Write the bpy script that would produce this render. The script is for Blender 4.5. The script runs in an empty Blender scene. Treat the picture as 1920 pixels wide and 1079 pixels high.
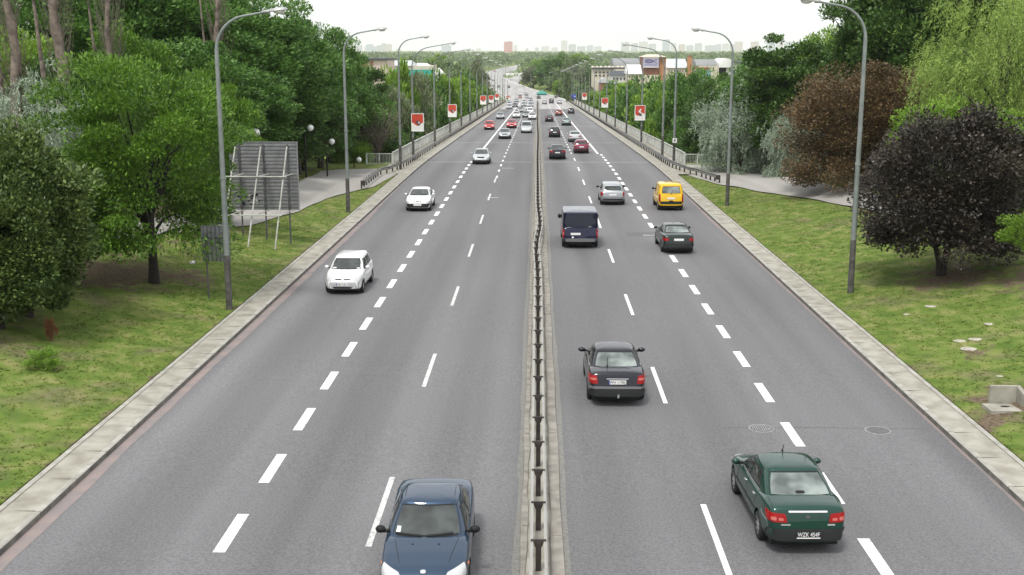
import bpy, bmesh, math, random
import numpy as np
from mathutils import Vector, Matrix
from mathutils.bvhtree import BVHTree
R = math.radians
random.seed(7)
S = bpy.context.scene
C = S.collection

# ------------------------------------------------------------------ camera, world, sun, exposure
F_PX, CAM_H, HORIZON = 2181.0, 10.0, 92.0
TH = math.atan((539.5 - HORIZON) / F_PX)
PH = R(1.235)
CAM = Vector((-0.06, 0.0, CAM_H))
cd = bpy.data.cameras.new('camera'); cam = bpy.data.objects.new('camera', cd); C.objects.link(cam)
cd.sensor_width = 36.0; cd.lens = 36.0 * F_PX / 1920.0
cd.clip_start = 0.1; cd.clip_end = 40000
cam.location = CAM; cam.rotation_euler = (math.pi / 2 - TH, 0, PH)
S.camera = cam

W = bpy.data.worlds.new('World'); S.world = W; W.use_nodes = True
wn = W.node_tree; wn.nodes.clear()
wo = wn.nodes.new('ShaderNodeOutputWorld'); bg = wn.nodes.new('ShaderNodeBackground')
sky = wn.nodes.new('ShaderNodeTexSky'); sky.sky_type = 'NISHITA'; sky.sun_disc = False
SUN_EL, SUN_AZ = R(62), R(205)
sky.sun_elevation = SUN_EL; sky.sun_rotation = SUN_AZ
bg.inputs[1].default_value = 0.088
# a closed layer of thin bright cloud over the clear sky
tc = wn.nodes.new('ShaderNodeTexCoord'); no = wn.nodes.new('ShaderNodeTexNoise')
no.inputs['Scale'].default_value = 2.2; no.inputs['Detail'].default_value = 5
wn.links.new(tc.outputs['Generated'], no.inputs['Vector'])
cr = wn.nodes.new('ShaderNodeValToRGB')
cr.color_ramp.elements[0].position = 0.3; cr.color_ramp.elements[0].color = (11.2, 11.4, 11.7, 1)
cr.color_ramp.elements[1].position = 0.75; cr.color_ramp.elements[1].color = (13.4, 13.5, 13.6, 1)
wn.links.new(no.outputs['Fac'], cr.inputs[0])
mx = wn.nodes.new('ShaderNodeMix'); mx.data_type = 'RGBA'; mx.inputs[0].default_value = 0.93
wn.links.new(sky.outputs[0], mx.inputs[6]); wn.links.new(cr.outputs[0], mx.inputs[7])
wn.links.new(mx.outputs[2], bg.inputs[0]); wn.links.new(bg.outputs[0], wo.inputs[0])

sd = bpy.data.lights.new('sun', 'SUN'); sun = bpy.data.objects.new('sun', sd); C.objects.link(sun)
sd.energy = 2.2; sd.angle = R(11); sd.color = (1.0, 0.965, 0.9)
# sun direction: azimuth SUN_AZ measured clockwise from +Y
sv = Vector((math.sin(SUN_AZ) * math.cos(SUN_EL), math.cos(SUN_AZ) * math.cos(SUN_EL), math.sin(SUN_EL)))
sun.rotation_euler = sv.to_track_quat('Z', 'Y').to_euler()
sun.location = (0, 0, 60)
S.view_settings.view_transform = 'Standard'; S.view_settings.look = 'None'
S.view_settings.exposure = 0.28; S.view_settings.gamma = 1.0

# ------------------------------------------------------------------ measuring helpers (photo pixel -> world)
FW = Vector((-math.sin(PH) * math.cos(TH), math.cos(PH) * math.cos(TH), -math.sin(TH)))
RT = Vector((math.cos(PH), math.sin(PH), 0))
UP = RT.cross(FW)
def ray(px, py):
    return FW + RT * ((px - 960) / F_PX) + UP * (-(py - 539.5) / F_PX)
def at_y(px, py, Y):
    d = ray(px, py); return CAM + d * (Y / d.y)
def lerp(a, b, t): return a + (b - a) * t
def sstep(a, b, x):
    t = min(1, max(0, (x - a) / (b - a))); return t * t * (3 - 2 * t)
def interp(pts, x):
    if x <= pts[0][0]: return pts[0][1]
    for (a, u), (b, v) in zip(pts, pts[1:]):
        if x <= b: return lerp(u, v, (x - a) / (b - a))
    return pts[-1][1]
ZP = [(-200, 1.46), (0, 0), (95, -0.69), (104, -0.77), (112, -0.90), (125, -1.20), (155, -2.0), (207, -3.42), (290, -5.65), (380, -8.1),
      (450, -9.95), (520, -11.6), (600, -12.9), (700, -13.7), (900, -14.2), (1300, -13.9), (1850, -12.6), (2600, -12), (9000, -12)]
def zr(y): return interp(ZP, y)
CL = [(-100, 0), (400, 0), (450, 0), (500, -.5), (560, -3.5), (640, -9.5), (760, -20), (900, -33), (1050, -43), (1200, -44), (1480, -31), (1850, -5), (2600, 60)]
def cl(y): return interp(CL, y)
PLAIN = -14.75
def zt(x, y):
    a = abs(x)
    b = 0.10 + 0.11 * max(0, a - 12.2) ** 1.15
    b = min(b, 3.6)
    b = lerp(b, 0.10, sstep(84, 101, y) * (1 - sstep(19, 30, a) * .6))
    bump = 0.05 * math.sin(x * 1.7 + y * .31) * math.sin(y * .63 - x) if a > 12.6 and y < 110 else 0
    near = zr(min(y, 125)) + b + bump * min(1, (a - 12.5) / 2)
    if a < 11.95: near = zr(min(y, 125)) - 0.25
    elif a < 12.15: near = zr(min(y, 125)) + 0.02
    if 100.5 < y < 113 and a < 14.1: near -= 0.16
    drop = 112 + max(0, a - 16) * .5
    t = sstep(drop, drop + 42, y)
    if a < 15: t = 1.0 if y > 113.5 else 0.0
    if y > 560:
        pl = PLAIN
    else: pl = lerp(-12.6, PLAIN, sstep(200, 520, y))
    if y < 0: near = zr(y) + b
    return near * (1 - t) + pl * t
def ground(px, py, fn=zt):
    d = ray(px, py); s = 5.0
    while s < 20000:
        p = CAM + d * s
        if p.z <= fn(p.x, p.y): break
        s *= 1.01
    a, b = s / 1.01, s
    for _ in range(30):
        m = (a + b) / 2; p = CAM + d * m
        if p.z <= fn(p.x, p.y): b = m
        else: a = m
    return CAM + d * b
def onroad(px, py): return ground(px, py, lambda x, y: zr(y))
def smooth_ppm(y): return F_PX / y

# ------------------------------------------------------------------ materials
def mat(name, col, rough=.7, metal=0., spec=.5, coat=0., noise=None, bump=0., col2=None, detail=4, trans=0, emit=None, cr=(.35, .65), stretch=None, ior=None):
    m = bpy.data.materials.new(name); m.use_nodes = True
    nt = m.node_tree; p = nt.nodes['Principled BSDF']
    p.inputs['Base Color'].default_value = (*col, 1)
    p.inputs['Roughness'].default_value = rough; p.inputs['Metallic'].default_value = metal
    p.inputs['Specular IOR Level'].default_value = spec
    if ior: p.inputs['IOR'].default_value = ior
    if coat: p.inputs['Coat Weight'].default_value = coat; p.inputs['Coat Roughness'].default_value = .04
    if noise:
        t = nt.nodes.new('ShaderNodeTexCoord'); n = nt.nodes.new('ShaderNodeTexNoise')
        n.inputs['Scale'].default_value = noise; n.inputs['Detail'].default_value = detail
        mp = nt.nodes.new('ShaderNodeMapping')
        if stretch: mp.inputs['Scale'].default_value = stretch
        nt.links.new(t.outputs['Object'], mp.inputs[0]); nt.links.new(mp.outputs[0], n.inputs['Vector'])
        r = nt.nodes.new('ShaderNodeValToRGB')
        c2 = col2 or tuple(c * .7 for c in col)
        r.color_ramp.elements[0].position = cr[0]; r.color_ramp.elements[0].color = (*c2, 1)
        r.color_ramp.elements[1].position = cr[1]; r.color_ramp.elements[1].color = (*col, 1)
        nt.links.new(n.outputs['Fac'], r.inputs[0]); nt.links.new(r.outputs[0], p.inputs['Base Color'])
        if bump:
            b = nt.nodes.new('ShaderNodeBump'); b.inputs['Strength'].default_value = bump; b.inputs['Distance'].default_value = .02
            nt.links.new(n.outputs['Fac'], b.inputs['Height']); nt.links.new(b.outputs[0], p.inputs['Normal'])
    return m

def asphalt(name, base, track=True):
    m = bpy.data.materials.new(name); m.use_nodes = True; nt = m.node_tree; L = nt.links
    p = nt.nodes['Principled BSDF']; p.inputs['Roughness'].default_value = .82; p.inputs['Specular IOR Level'].default_value = .35
    N = nt.nodes.new
    t = N('ShaderNodeTexCoord')
    fine = N('ShaderNodeTexNoise'); fine.inputs['Scale'].default_value = 17; fine.inputs['Detail'].default_value = 3; fine.inputs['Roughness'].default_value = .75
    L.new(t.outputs['Object'], fine.inputs['Vector'])
    mp = N('ShaderNodeMapping'); mp.inputs['Scale'].default_value = (.62, .012, .3)
    L.new(t.outputs['Object'], mp.inputs[0])
    br = N('ShaderNodeTexNoise'); br.inputs['Scale'].default_value = 1.0; br.inputs['Detail'].default_value = 3
    L.new(mp.outputs[0], br.inputs['Vector'])
    mp2 = N('ShaderNodeMapping'); mp2.inputs['Scale'].default_value = (.25, .05, .3); L.new(t.outputs['Object'], mp2.inputs[0])
    bl = N('ShaderNodeTexNoise'); bl.inputs['Scale'].default_value = 1.0; bl.inputs['Detail'].default_value = 6; L.new(mp2.outputs[0], bl.inputs['Vector'])
    # wheel tracks: a wave across the lanes (lane width 3.3 m)
    sx = N('ShaderNodeSeparateXYZ'); L.new(t.outputs['Object'], sx.inputs[0])
    ab = N('ShaderNodeMath'); ab.operation = 'ABSOLUTE'; L.new(sx.outputs['X'], ab.inputs[0])
    m1 = N('ShaderNodeMath'); m1.operation = 'MULTIPLY_ADD'; m1.inputs[1].default_value = 2 * math.pi / 3.2; m1.inputs[2].default_value = -.9; L.new(ab.outputs[0], m1.inputs[0])
    co = N('ShaderNodeMath'); co.operation = 'COSINE'; L.new(m1.outputs[0], co.inputs[0])
    def ramp(src, lo, hi, a=.3, b=.7):
        r = N('ShaderNodeMapRange'); r.inputs[1].default_value = a; r.inputs[2].default_value = b; r.inputs[3].default_value = lo; r.inputs[4].default_value = hi
        L.new(src, r.inputs[0]); return r.outputs[0]
    def mul(a, b):
        k = N('ShaderNodeMath'); k.operation = 'MULTIPLY'; L.new(a, k.inputs[0]); L.new(b, k.inputs[1]); return k.outputs[0]
    v = mul(ramp(fine.outputs['Fac'], .72, 1.28, .33, .67), ramp(br.outputs['Fac'], .82, 1.14))
    v = mul(v, ramp(bl.outputs['Fac'], .92, 1.08))
    if track: v = mul(v, ramp(co.outputs[0], .92, 1.07, -1, 1))
    mixc = N('ShaderNodeMix'); mixc.data_type = 'RGBA'; mixc.blend_type = 'MULTIPLY'; mixc.inputs[0].default_value = 1
    mixc.inputs[6].default_value = (*base, 1); L.new(v, mixc.inputs[7]); 
    L.new(mixc.outputs[2], p.inputs['Base Color'])
    b = N('ShaderNodeBump'); b.inputs['Strength'].default_value = .25; b.inputs['Distance'].default_value = .01
    L.new(fine.outputs['Fac'], b.inputs['Height']); L.new(b.outputs[0], p.inputs['Normal'])
    return m

def leafmat(name, dark, light, trans=.3, rough=.5, spec=.4):
    m = bpy.data.materials.new(name); m.use_nodes = True; nt = m.node_tree; L = nt.links
    p = nt.nodes['Principled BSDF']; o = nt.nodes['Material Output']
    p.inputs['Roughness'].default_value = rough; p.inputs['Specular IOR Level'].default_value = spec
    a = nt.nodes.new('ShaderNodeAttribute'); a.attribute_name = 'tint'
    r = nt.nodes.new('ShaderNodeValToRGB')
    r.color_ramp.elements[0].color = (*dark, 1); r.color_ramp.elements[1].color = (*light, 1)
    L.new(a.outputs['Fac'], r.inputs[0]); L.new(r.outputs[0], p.inputs['Base Color'])
    tr = nt.nodes.new('ShaderNodeBsdfTranslucent'); L.new(r.outputs[0], tr.inputs[0])
    ms = nt.nodes.new('ShaderNodeMixShader'); ms.inputs[0].default_value = trans
    L.new(p.outputs[0], ms.inputs[1]); L.new(tr.outputs[0], ms.inputs[2]); L.new(ms.outputs[0], o.inputs[0])
    return m

M = {}
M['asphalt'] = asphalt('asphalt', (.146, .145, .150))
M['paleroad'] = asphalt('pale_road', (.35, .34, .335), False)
M['wash'] = asphalt('dusty_asphalt', (.21, .205, .19), False)
M['path'] = asphalt('path_asphalt', (.325, .31, .29), False)
M['concrete'] = mat('concrete', (.37, .355, .305), .9, noise=1.6, col2=(.24, .225, .185), bump=.15, detail=8)
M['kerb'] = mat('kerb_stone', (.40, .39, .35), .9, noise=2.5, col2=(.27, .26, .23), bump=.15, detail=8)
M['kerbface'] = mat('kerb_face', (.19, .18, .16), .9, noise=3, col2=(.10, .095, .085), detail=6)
M['median'] = mat('median_concrete', (.31, .29, .255), .9, noise=3, col2=(.20, .185, .165), bump=.2, detail=9)
M['dirt'] = mat('gutter_dirt', (.25, .215, .175), .95, noise=4, col2=(.16, .14, .12), detail=8)
M['pink'] = mat('reddish_gutter', (.275, .215, .200), .9, noise=1.4, col2=(.185, .175, .175), detail=9, cr=(.3, .66))
M['paintline'] = mat('road_paint', (.80, .80, .78), .6, noise=7, col2=(.42, .42, .41), detail=10, cr=(.30, .44))
M['paintworn'] = mat('worn_road_paint', (.62, .62, .60), .7, noise=11, col2=(.33, .33, .33), detail=9, cr=(.3, .55))
M['seam'] = mat('seam', (.42, .42, .42), .8, noise=3, col2=(.30, .30, .30))
M['tar'] = mat('tar_patch', (.13, .13, .13), .8, noise=8, col2=(.09, .09, .09))
M['iron'] = mat('cast_iron', (.34, .33, .33), .6, metal=.3, noise=14, col2=(.2, .2, .2))
M['galv'] = mat('galvanised_steel', (.40, .41, .40), .5, metal=.35, noise=2.5, col2=(.27, .28, .275), detail=6)
M['rail'] = mat('rail_steel', (.38, .38, .355), .55, metal=.2, noise=1.8, col2=(.34, .33, .31), detail=6)
M['railside'] = mat('side_rail_steel', (.20, .20, .19), .5, metal=.3, noise=1.8, col2=(.12, .12, .11), detail=6)
M['rust'] = mat('dark_rusty_steel', (.055, .042, .038), .8, noise=6, col2=(.03, .024, .022))
M['darkgrey'] = mat('dark_grey_steel', (.10, .10, .105), .7, noise=3, col2=(.06, .06, .065))
M['pole'] = mat('lamp_pole_paint', (.245, .27, .26), .55, metal=.15, noise=1.6, col2=(.17, .19, .18), detail=6)
M['poledark'] = mat('lamp_pole_foot', (.11, .105, .10), .8, noise=4, col2=(.055, .05, .045))
M['lampglass'] = mat('lamp_glass', (.55, .55, .50), .3)
M['globe'] = mat('white_globe', (.85, .85, .84), .25)
M['parapet'] = mat('parapet_paint', (.68, .69, .66), .6, noise=1, col2=(.42, .43, .40), detail=6)
M['white'] = mat('white_paint', (.82, .82, .80), .5)
M['signback'] = mat('sign_back', (.215, .22, .225), .7, noise=2, col2=(.16, .165, .17))
M['signback2'] = mat('sign_slat', (.29, .29, .30), .6, metal=.1, noise=2, col2=(.2, .2, .21))
M['tube'] = mat('tube_steel', (.50, .50, .46), .55, noise=3, col2=(.33, .33, .30))
M['red'] = mat('poster_red', (.62, .07, .03), .6, noise=2, col2=(.5, .05, .03))
M['posterwhite'] = mat('poster_white', (.8, .79, .76), .6)
M['posterdark'] = mat('poster_dark', (.12, .07, .07), .6)
M['blue'] = mat('sign_blue', (.02, .07, .42), .5)
M['black'] = mat('black_plastic', (.012, .012, .013), .55, spec=.25)
M['bumper'] = mat('bumper_plastic', (.024, .025, .026), .6, spec=.25)
M['greybumper'] = mat('grey_bumper_plastic', (.15, .15, .155), .55, spec=.3)
M['tyre'] = mat('tyre_rubber', (.016, .016, .016), .85)
M['rim'] = mat('wheel_rim', (.42, .42, .42), .4, metal=.6)
M['glass'] = mat('car_glass', (.06, .072, .068), .03, spec=.5, ior=1.6, noise=1.7, col2=(.016, .018, .018), cr=(.38, .64), detail=2)  # mottled base colour imitates reflections and the dim interior
M['glassdark'] = mat('car_glass_dark', (.012, .014, .028), .05, spec=.35)
M['glasslight'] = mat('car_glass_sky_reflection', (.26, .30, .285), .04, spec=.5, ior=1.6, noise=1.7, col2=(.07, .085, .08), cr=(.36, .64), detail=2)  # rear glass with the bright sky reflection painted into its base colour
M['chrome'] = mat('chrome', (.75, .75, .75), .2, metal=.9)
M['headlamp'] = mat('headlamp', (.50, .51, .51), .12, coat=1)
M['silverplastic'] = mat('silver_plastic', (.36, .37, .38), .5)
M['amber'] = mat('amber_lens', (.75, .22, .04), .2, coat=1)
M['tail'] = mat('tail_lens', (.30, .006, .006), .3, spec=.3)
M['tailclear'] = mat('tail_clear_lens', (.50, .14, .12), .3, spec=.3)
M['plate'] = mat('number_plate', (.8, .8, .78), .4)
M['plateblack'] = mat('number_plate_black', (.02, .02, .02), .4)
M['bark'] = mat('bark', (.075, .06, .048), .95, noise=5, col2=(.035, .028, .022), bump=.6)
M['barkdark'] = mat('dark_bark', (.035, .028, .024), .95, noise=5, col2=(.018, .015, .013), bump=.6)
M['barkpoplar'] = mat('poplar_bark', (.25, .20, .165), .95, noise=2.2, col2=(.07, .055, .045), bump=.8, detail=8)
M['twig'] = mat('dry_twigs', (.15, .125, .10), .95)
M['rock'] = mat('pale_stone', (.45, .43, .36), .9, noise=5, col2=(.3, .28, .22))

def paint(name, c, metal=.25, rough=.38):
    m = mat('paint_' + name, c, rough, metal=metal, spec=.1, coat=.8); return m

# ------------------------------------------------------------------ mesh helpers
class MB:
    def __init__(s): s.v = []; s.f = []; s.m = []
    def add(s, vs, fs, mi=0):
        o = len(s.v); s.v += [tuple(v) for v in vs]; s.f += [tuple(i + o for i in f) for f in fs]; s.m += [mi] * len(fs)
    def box(s, c, d, rz=0, mi=0, mat4=None):
        cx, cy, cz = c; x, y, z = d[0] / 2, d[1] / 2, d[2] / 2
        vs = [(i * x, j * y, k * z) for k in (-1, 1) for j in (-1, 1) for i in (-1, 1)]
        cs, sn = math.cos(rz), math.sin(rz)
        vs = [(cx + a * cs - b * sn, cy + a * sn + b * cs, cz + c_) for a, b, c_ in vs]
        if mat4: vs = [mat4 @ Vector(v) for v in vs]
        s.add(vs, [(0, 2, 3, 1), (4, 5, 7, 6), (0, 1, 5, 4), (2, 6, 7, 3), (0, 4, 6, 2), (1, 3, 7, 5)], mi)
    def tube(s, pts, rads, n=8, mi=0, cap=True):
        pts = [Vector(p) for p in pts]
        if not hasattr(rads, '__len__'): rads = [rads] * len(pts)
        rings = []
        pr = None
        for i, p in enumerate(pts):
            d = (pts[min(i + 1, len(pts) - 1)] - pts[max(i - 1, 0)]).normalized()
            if pr is None:
                a = Vector((1, 0, 0)) if abs(d.x) < .8 else Vector((0, 1, 0))
                u = d.cross(a).normalized()
            else:
                u = (pr - d * pr.dot(d)).normalized()
            pr = u; w = d.cross(u)
            rings.append([p + (u * math.cos(2 * math.pi * k / n) + w * math.sin(2 * math.pi * k / n)) * rads[i] for k in range(n)])
        vs = [v for r in rings for v in r]; fs = []
        for i in range(len(rings) - 1):
            for k in range(n):
                k2 = (k + 1) % n
                fs.append((i * n + k, i * n + k2, (i + 1) * n + k2, (i + 1) * n + k))
        if cap: fs.append(tuple(range(n))[::-1]); fs.append(tuple((len(rings) - 1) * n + k for k in range(n)))
        s.add(vs, fs, mi)
    def grid(s, P, mi=0, flip=False):
        h = len(P); w = len(P[0]); fs = []
        for i in range(h - 1):
            for j in range(w - 1):
                f = (i * w + j, i * w + j + 1, (i + 1) * w + j + 1, (i + 1) * w + j)
                fs.append(f[::-1] if flip else f)
        s.add([v for r in P for v in r], fs, mi)
    def sphere(s, c, r, nu=14, nv=8, mi=0, sc=(1, 1, 1)):
        P = []
        for i in range(nv + 1):
            a = math.pi * i / nv
            P.append([(c[0] + r * sc[0] * math.sin(a) * math.cos(2 * math.pi * j / nu), c[1] + r * sc[1] * math.sin(a) * math.sin(2 * math.pi * j / nu), c[2] + r * sc[2] * math.cos(a)) for j in range(nu + 1)])
        s.grid(P, mi, True)
    def mesh(s, name, mats, smooth=None):
        me = bpy.data.meshes.new(name); me.from_pydata(s.v, [], s.f); 
        for m in (mats if isinstance(mats, (list, tuple)) else [mats]): me.materials.append(m)
        me.polygons.foreach_set('material_index', s.m)
        if smooth is not None:
            me.polygons.foreach_set('use_smooth', [True] * len(s.f)); me.set_sharp_from_angle(angle=R(smooth))
        me.update(); return me
    def build(s, name, mats, parent=None, smooth=None, loc=None):
        o = bpy.data.objects.new(name, s.mesh(name, mats, smooth)); C.objects.link(o)
        if parent: o.parent = parent
        if loc: o.location = loc
        return o
def tag(o, label=None, cat=None, group=None, kind=None):
    if label: o['label'] = label
    if cat: o['category'] = cat
    if group: o['group'] = group
    if kind: o['kind'] = kind
    return o
def empty(name, loc=(0, 0, 0), rz=0):
    o = bpy.data.objects.new(name, None); C.objects.link(o); o.location = loc; o.rotation_euler = (0, 0, rz); o.empty_display_size = .3
    return o
def copy_tree(o, parent=None):
    c = o.copy(); C.objects.link(c); c.parent = parent
    for ch in o.children:
        copy_tree(ch, c)
    return c

# ------------------------------------------------------------------ terrain
BARE = [(-21.5, 41, 3.6, .75), (-19.5, 36, 2.6, .6), (-18.2, 48.5, 3.4, .62), (-15.5, 50, 1.6, .6), (-19, 31, 2.4, .5), (-17, 27.5, 1.6, .5), (17.5, 49, 2.6, .6), (21, 46, 3.4, .62), (13.6, 32.5, 1.1, .8), (12.5, 31, .6, .8), (14.8, 38, 1.0, .5), (23, 40, 2.5, .5), (22, 78, 3, .6), (-26, 60, 9, .8), (-30, 80, 14, .9), (28, 70, 9, .8), (32, 90, 14, .9)]
def bare(x, y):
    v = .50 * math.exp(-((abs(x) - 12.02) / .22) ** 2) if y < 104 else 0
    for cx_, cy_, r_, k_ in BARE:
        d = ((x - cx_) ** 2 + ((y - cy_) * .8) ** 2) / (r_ * r_)
        if d < 6: v = max(v, k_ * math.exp(-d))
    return v * 1.3 + .06
def terrain():
    xs = []
    a = 0.0
    while a < 9000:
        xs.append(a)
        a += .5 if a < 30 else (1.5 if a < 60 else a * .09)
    for k in (11.94, 11.96, 12.14, 12.16, 14.98, 15.02): xs.append(k)
    xs = sorted(set(round(v, 3) for v in xs))
    xs = sorted([-v for v in xs if v > 0] + xs)
    ys = []; y = -30.0
    while y < 15500:
        ys.append(y)
        y += 1.0 if y < 160 else (6 if y < 500 else y * .06)
    for k in (113.4, 113.6, 100.9, 101.1, 112.9, 113.1): ys.append(k)
    ys = sorted(set(ys))
    X, Yv = len(xs), len(ys)
    b = MB(); b.grid([[(x, yy, zt(x, yy)) for x in xs] for yy in ys])
    m = bpy.data.materials.new('grass_ground'); m.use_nodes = True; nt = m.node_tree; L = nt.links; N = nt.nodes.new
    p = nt.nodes['Principled BSDF']; p.inputs['Roughness'].default_value = .95; p.inputs['Specular IOR Level'].default_value = .1
    t = N('ShaderNodeTexCoord')
    def noise(sc, det, dist=0):
        n = N('ShaderNodeTexNoise'); n.inputs['Scale'].default_value = sc; n.inputs['Detail'].default_value = det; n.inputs['Distortion'].default_value = dist
        L.new(t.outputs['Object'], n.inputs['Vector']); return n.outputs['Fac']
    def ramp(src, els):
        r = N('ShaderNodeValToRGB'); e = r.color_ramp.elements
        e[0].position, e[0].color = els[0][0], (*els[0][1], 1); e[1].position, e[1].color = els[-1][0], (*els[-1][1], 1)
        for q in els[1:-1]: k = e.new(q[0]); k.color = (*q[1], 1)
        L.new(src, r.inputs[0]); return r.outputs[0]
    g = ramp(noise(1.3, 12, .15), [(.34, (.082, .135, .026)), (.5, (.128, .180, .038)), (.68, (.215, .220, .082))])
    soil = ramp(noise(5, 6), [(.35, (.105, .085, .055)), (.65, (.20, .165, .11))])
    fac = ramp(noise(.4, 10, .3), [(.54, (0, 0, 0)), (.74, (.8, .8, .8))])
    mixn = N('ShaderNodeMix'); mixn.data_type = 'RGBA'; L.new(fac, mixn.inputs[0]); L.new(g, mixn.inputs[6]); L.new(soil, mixn.inputs[7])
    L.new(mixn.outputs[2], p.inputs['Base Color'])
    bp = N('ShaderNodeBump'); bp.inputs['Strength'].default_value = .2; bp.inputs['Distance'].default_value = .06
    L.new(noise(6, 8), bp.inputs['Height']); L.new(bp.outputs[0], p.inputs['Normal'])
    at_ = N('ShaderNodeAttribute'); at_.attribute_name = 'bare'
    na = N('ShaderNodeMath'); na.operation = 'MULTIPLY_ADD'; na.inputs[1].default_value = 1.6; na.inputs[2].default_value = -.8; L.new(noise(1.1, 9, .8), na.inputs[0])
    nb_ = N('ShaderNodeMath'); nb_.operation = 'ADD'; nb_.use_clamp = True; L.new(at_.outputs['Fac'], nb_.inputs[0]); L.new(na.outputs[0], nb_.inputs[1])
    sm = ramp(nb_.outputs[0], [(.42, (0, 0, 0)), (.72, (1, 1, 1))]); soil2 = ramp(noise(9, 6), [(.35, (.085, .062, .042)), (.65, (.175, .135, .095))])
    mx3 = N('ShaderNodeMix'); mx3.data_type = 'RGBA'; L.new(sm, mx3.inputs[0]); L.new(mixn.outputs[2], mx3.inputs[6]); L.new(soil2, mx3.inputs[7]); L.new(mx3.outputs[2], p.inputs['Base Color'])
    o = b.build('ground', m, smooth=60); tag(o, kind='structure')
    a_ = o.data.attributes.new('bare', 'FLOAT', 'POINT'); a_.data.foreach_set('value', [bare(v[0], v[1]) for v in b.v])
terrain()

# ------------------------------------------------------------------ road
def frange(a, b, s):
    out = []; v = a
    while v < b - 1e-6: out.append(v); v += s
    out.append(b); return out
def ystat(a, b):
    r = []
    y = a
    while y < b:
        r.append(y); y += 2.5 if y < 130 else (6 if y < 460 else 20)
    r.append(b); return r
def strip(b, x0, x1, y0, y1, dz, mi=0, nx=1, jitter=None):
    P = []
    for y in ystat(y0, y1):
        P.append([(cl(y) + lerp(x0, x1, k / nx) , y, zr(y) + dz) for k in range(nx + 1)])
    b.grid(P, mi)
def wall(b, x, y0, y1, z0, z1, mi=0, flip=False):
    P = [[(cl(y) + x, y, zr(y) + z0), (cl(y) + x, y, zr(y) + z1)] for y in ystat(y0, y1)]
    b.grid(P, mi, flip)
YE = 2600
b = MB(); strip(b, -11.05, -.2, -20, 338, 0, 0, 6); tag(b.build('road', M['asphalt']), kind='structure')
b = MB(); strip(b, .2, 11.05, -20, 338, 0, 0, 6); tag(b.build('road', M['asphalt']), kind='structure')
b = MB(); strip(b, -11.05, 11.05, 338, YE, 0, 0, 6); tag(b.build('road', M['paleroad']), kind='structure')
# reddish gutter strips with a ragged inner edge
b = MB(); rr = random.Random(3)
for s in (-1, 1):
    P = []
    w = .3
    for y in frange(-10, 100, 1.0):
        w += rr.uniform(-.04, .04); w = min(.42, max(.18, w)) * 1.0 
        ww = w * (1 - sstep(70, 100, y) * .7) * (1 if s < 0 else .75)
        P.append([(s * 11.04, y, zr(y) + .005), (s * (11.04 - ww), y, zr(y) + .005)])
    b.grid(P, 0, s < 0)
tag(b.build('road_gutter', M['pink']), kind='structure')
# kerbs with slab strip
b = MB()
for s in (-1, 1):
    def pr(x0, z0, x1, z1, y0, y1, mi):
        P = [[(s * x0 + cl(y), y, zr(y) + z0), (s * x1 + cl(y), y, zr(y) + z1)] for y in ystat(y0, y1)]
        b.grid(P, mi, s > 0)
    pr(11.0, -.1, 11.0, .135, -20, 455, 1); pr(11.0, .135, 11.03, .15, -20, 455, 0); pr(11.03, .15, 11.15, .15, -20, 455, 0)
    pr(11.15, .15, 11.15, .142, -20, 455, 0); pr(11.15, .142, 11.86, .165, -20, 113, 2)
    pr(11.86, .165, 11.86, .19, -20, 103, 2); pr(11.86, .19, 12.0, .19, -20, 103, 0); pr(12.0, .19, 12.0, -.1, -20, 103, 0)
    # joints between slabs
    for y in frange(-18, 110, 2.0):
        if rr.random() < .8:
            b.box((s * 11.5, y, zr(y) + .151), (.72, .02, .012), mi=1)
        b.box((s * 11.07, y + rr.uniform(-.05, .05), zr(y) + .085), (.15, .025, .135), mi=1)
tag(b.build('kerb', [M['kerb'], M['kerbface'], M['concrete']]), kind='structure')
# median
b = MB()
def jag(y, k): return .035 * math.sin(y * 1.3 + k) + .025 * math.sin(y * 3.1 + 2 * k) 
for s, inn, out in ((-1, .24, .36), (1, .27, .50)):
    P = []; Q = []
    for y in frange(-20, 455, .7 ):
        o_ = out + .012 * math.sin(y * .9 + s) + .01 * rr.random(); i_ = inn + jag(y, s) * .5
        P.append([(s * (i_), y, zr(y) + .085), (s * o_, y, zr(y) + .09), (s * (o_ + .01), y, zr(y) - .02)])
        Q.append([(s * i_, y, zr(y) + .085), (s * (i_ + .002), y, zr(y) + .03)])
    b.grid(P, 0, s < 0); b.grid(Q, 1)
P = [[(-.30, y, zr(y) + .03), (.33, y, zr(y) + .03)] for y in frange(-20, 455, 2)]
b.grid(P, 2)
for y in frange(-10, 200, 3):
    for s, o_ in ((-1, .30), (1, .39)):
        if rr.random() < .6: b.box((s * o_, y + rr.random(), zr(y) + .086), (.10 + .1 * (s > 0), .03, .012), mi=1)
tag(b.build('median_strip', [M['median'], M['dirt'], M['concrete']]), kind='structure')
# dirt wash beside the median
b = MB(); 
for s, o_ in ((-1, .37), (1, .51)):
    P = []
    for y in frange(-10, 300, 1.5):
        w = .12 + .02 * math.sin(y * .21 + s) + .05 * rr.random()
        P.append([(s * o_, y, zr(y) + .004), (s * (o_ + w), y, zr(y) + .004)])
    b.grid(P, 0, s < 0)
tag(b.build('road_edge', M['wash']), kind='structure')

# lane markings
b = MB()
def dash(x, y0, y1, w, mi=0, jit=.0):
    ysn = frange(y0, y1, .7) if y1 - y0 > 1 else [y0, y1]
    b.grid([[(x - w / 2 + cl(y), y, zr(y) + .007), (x + w / 2 + cl(y), y, zr(y) + .007)] for y in ysn], mi)
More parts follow.
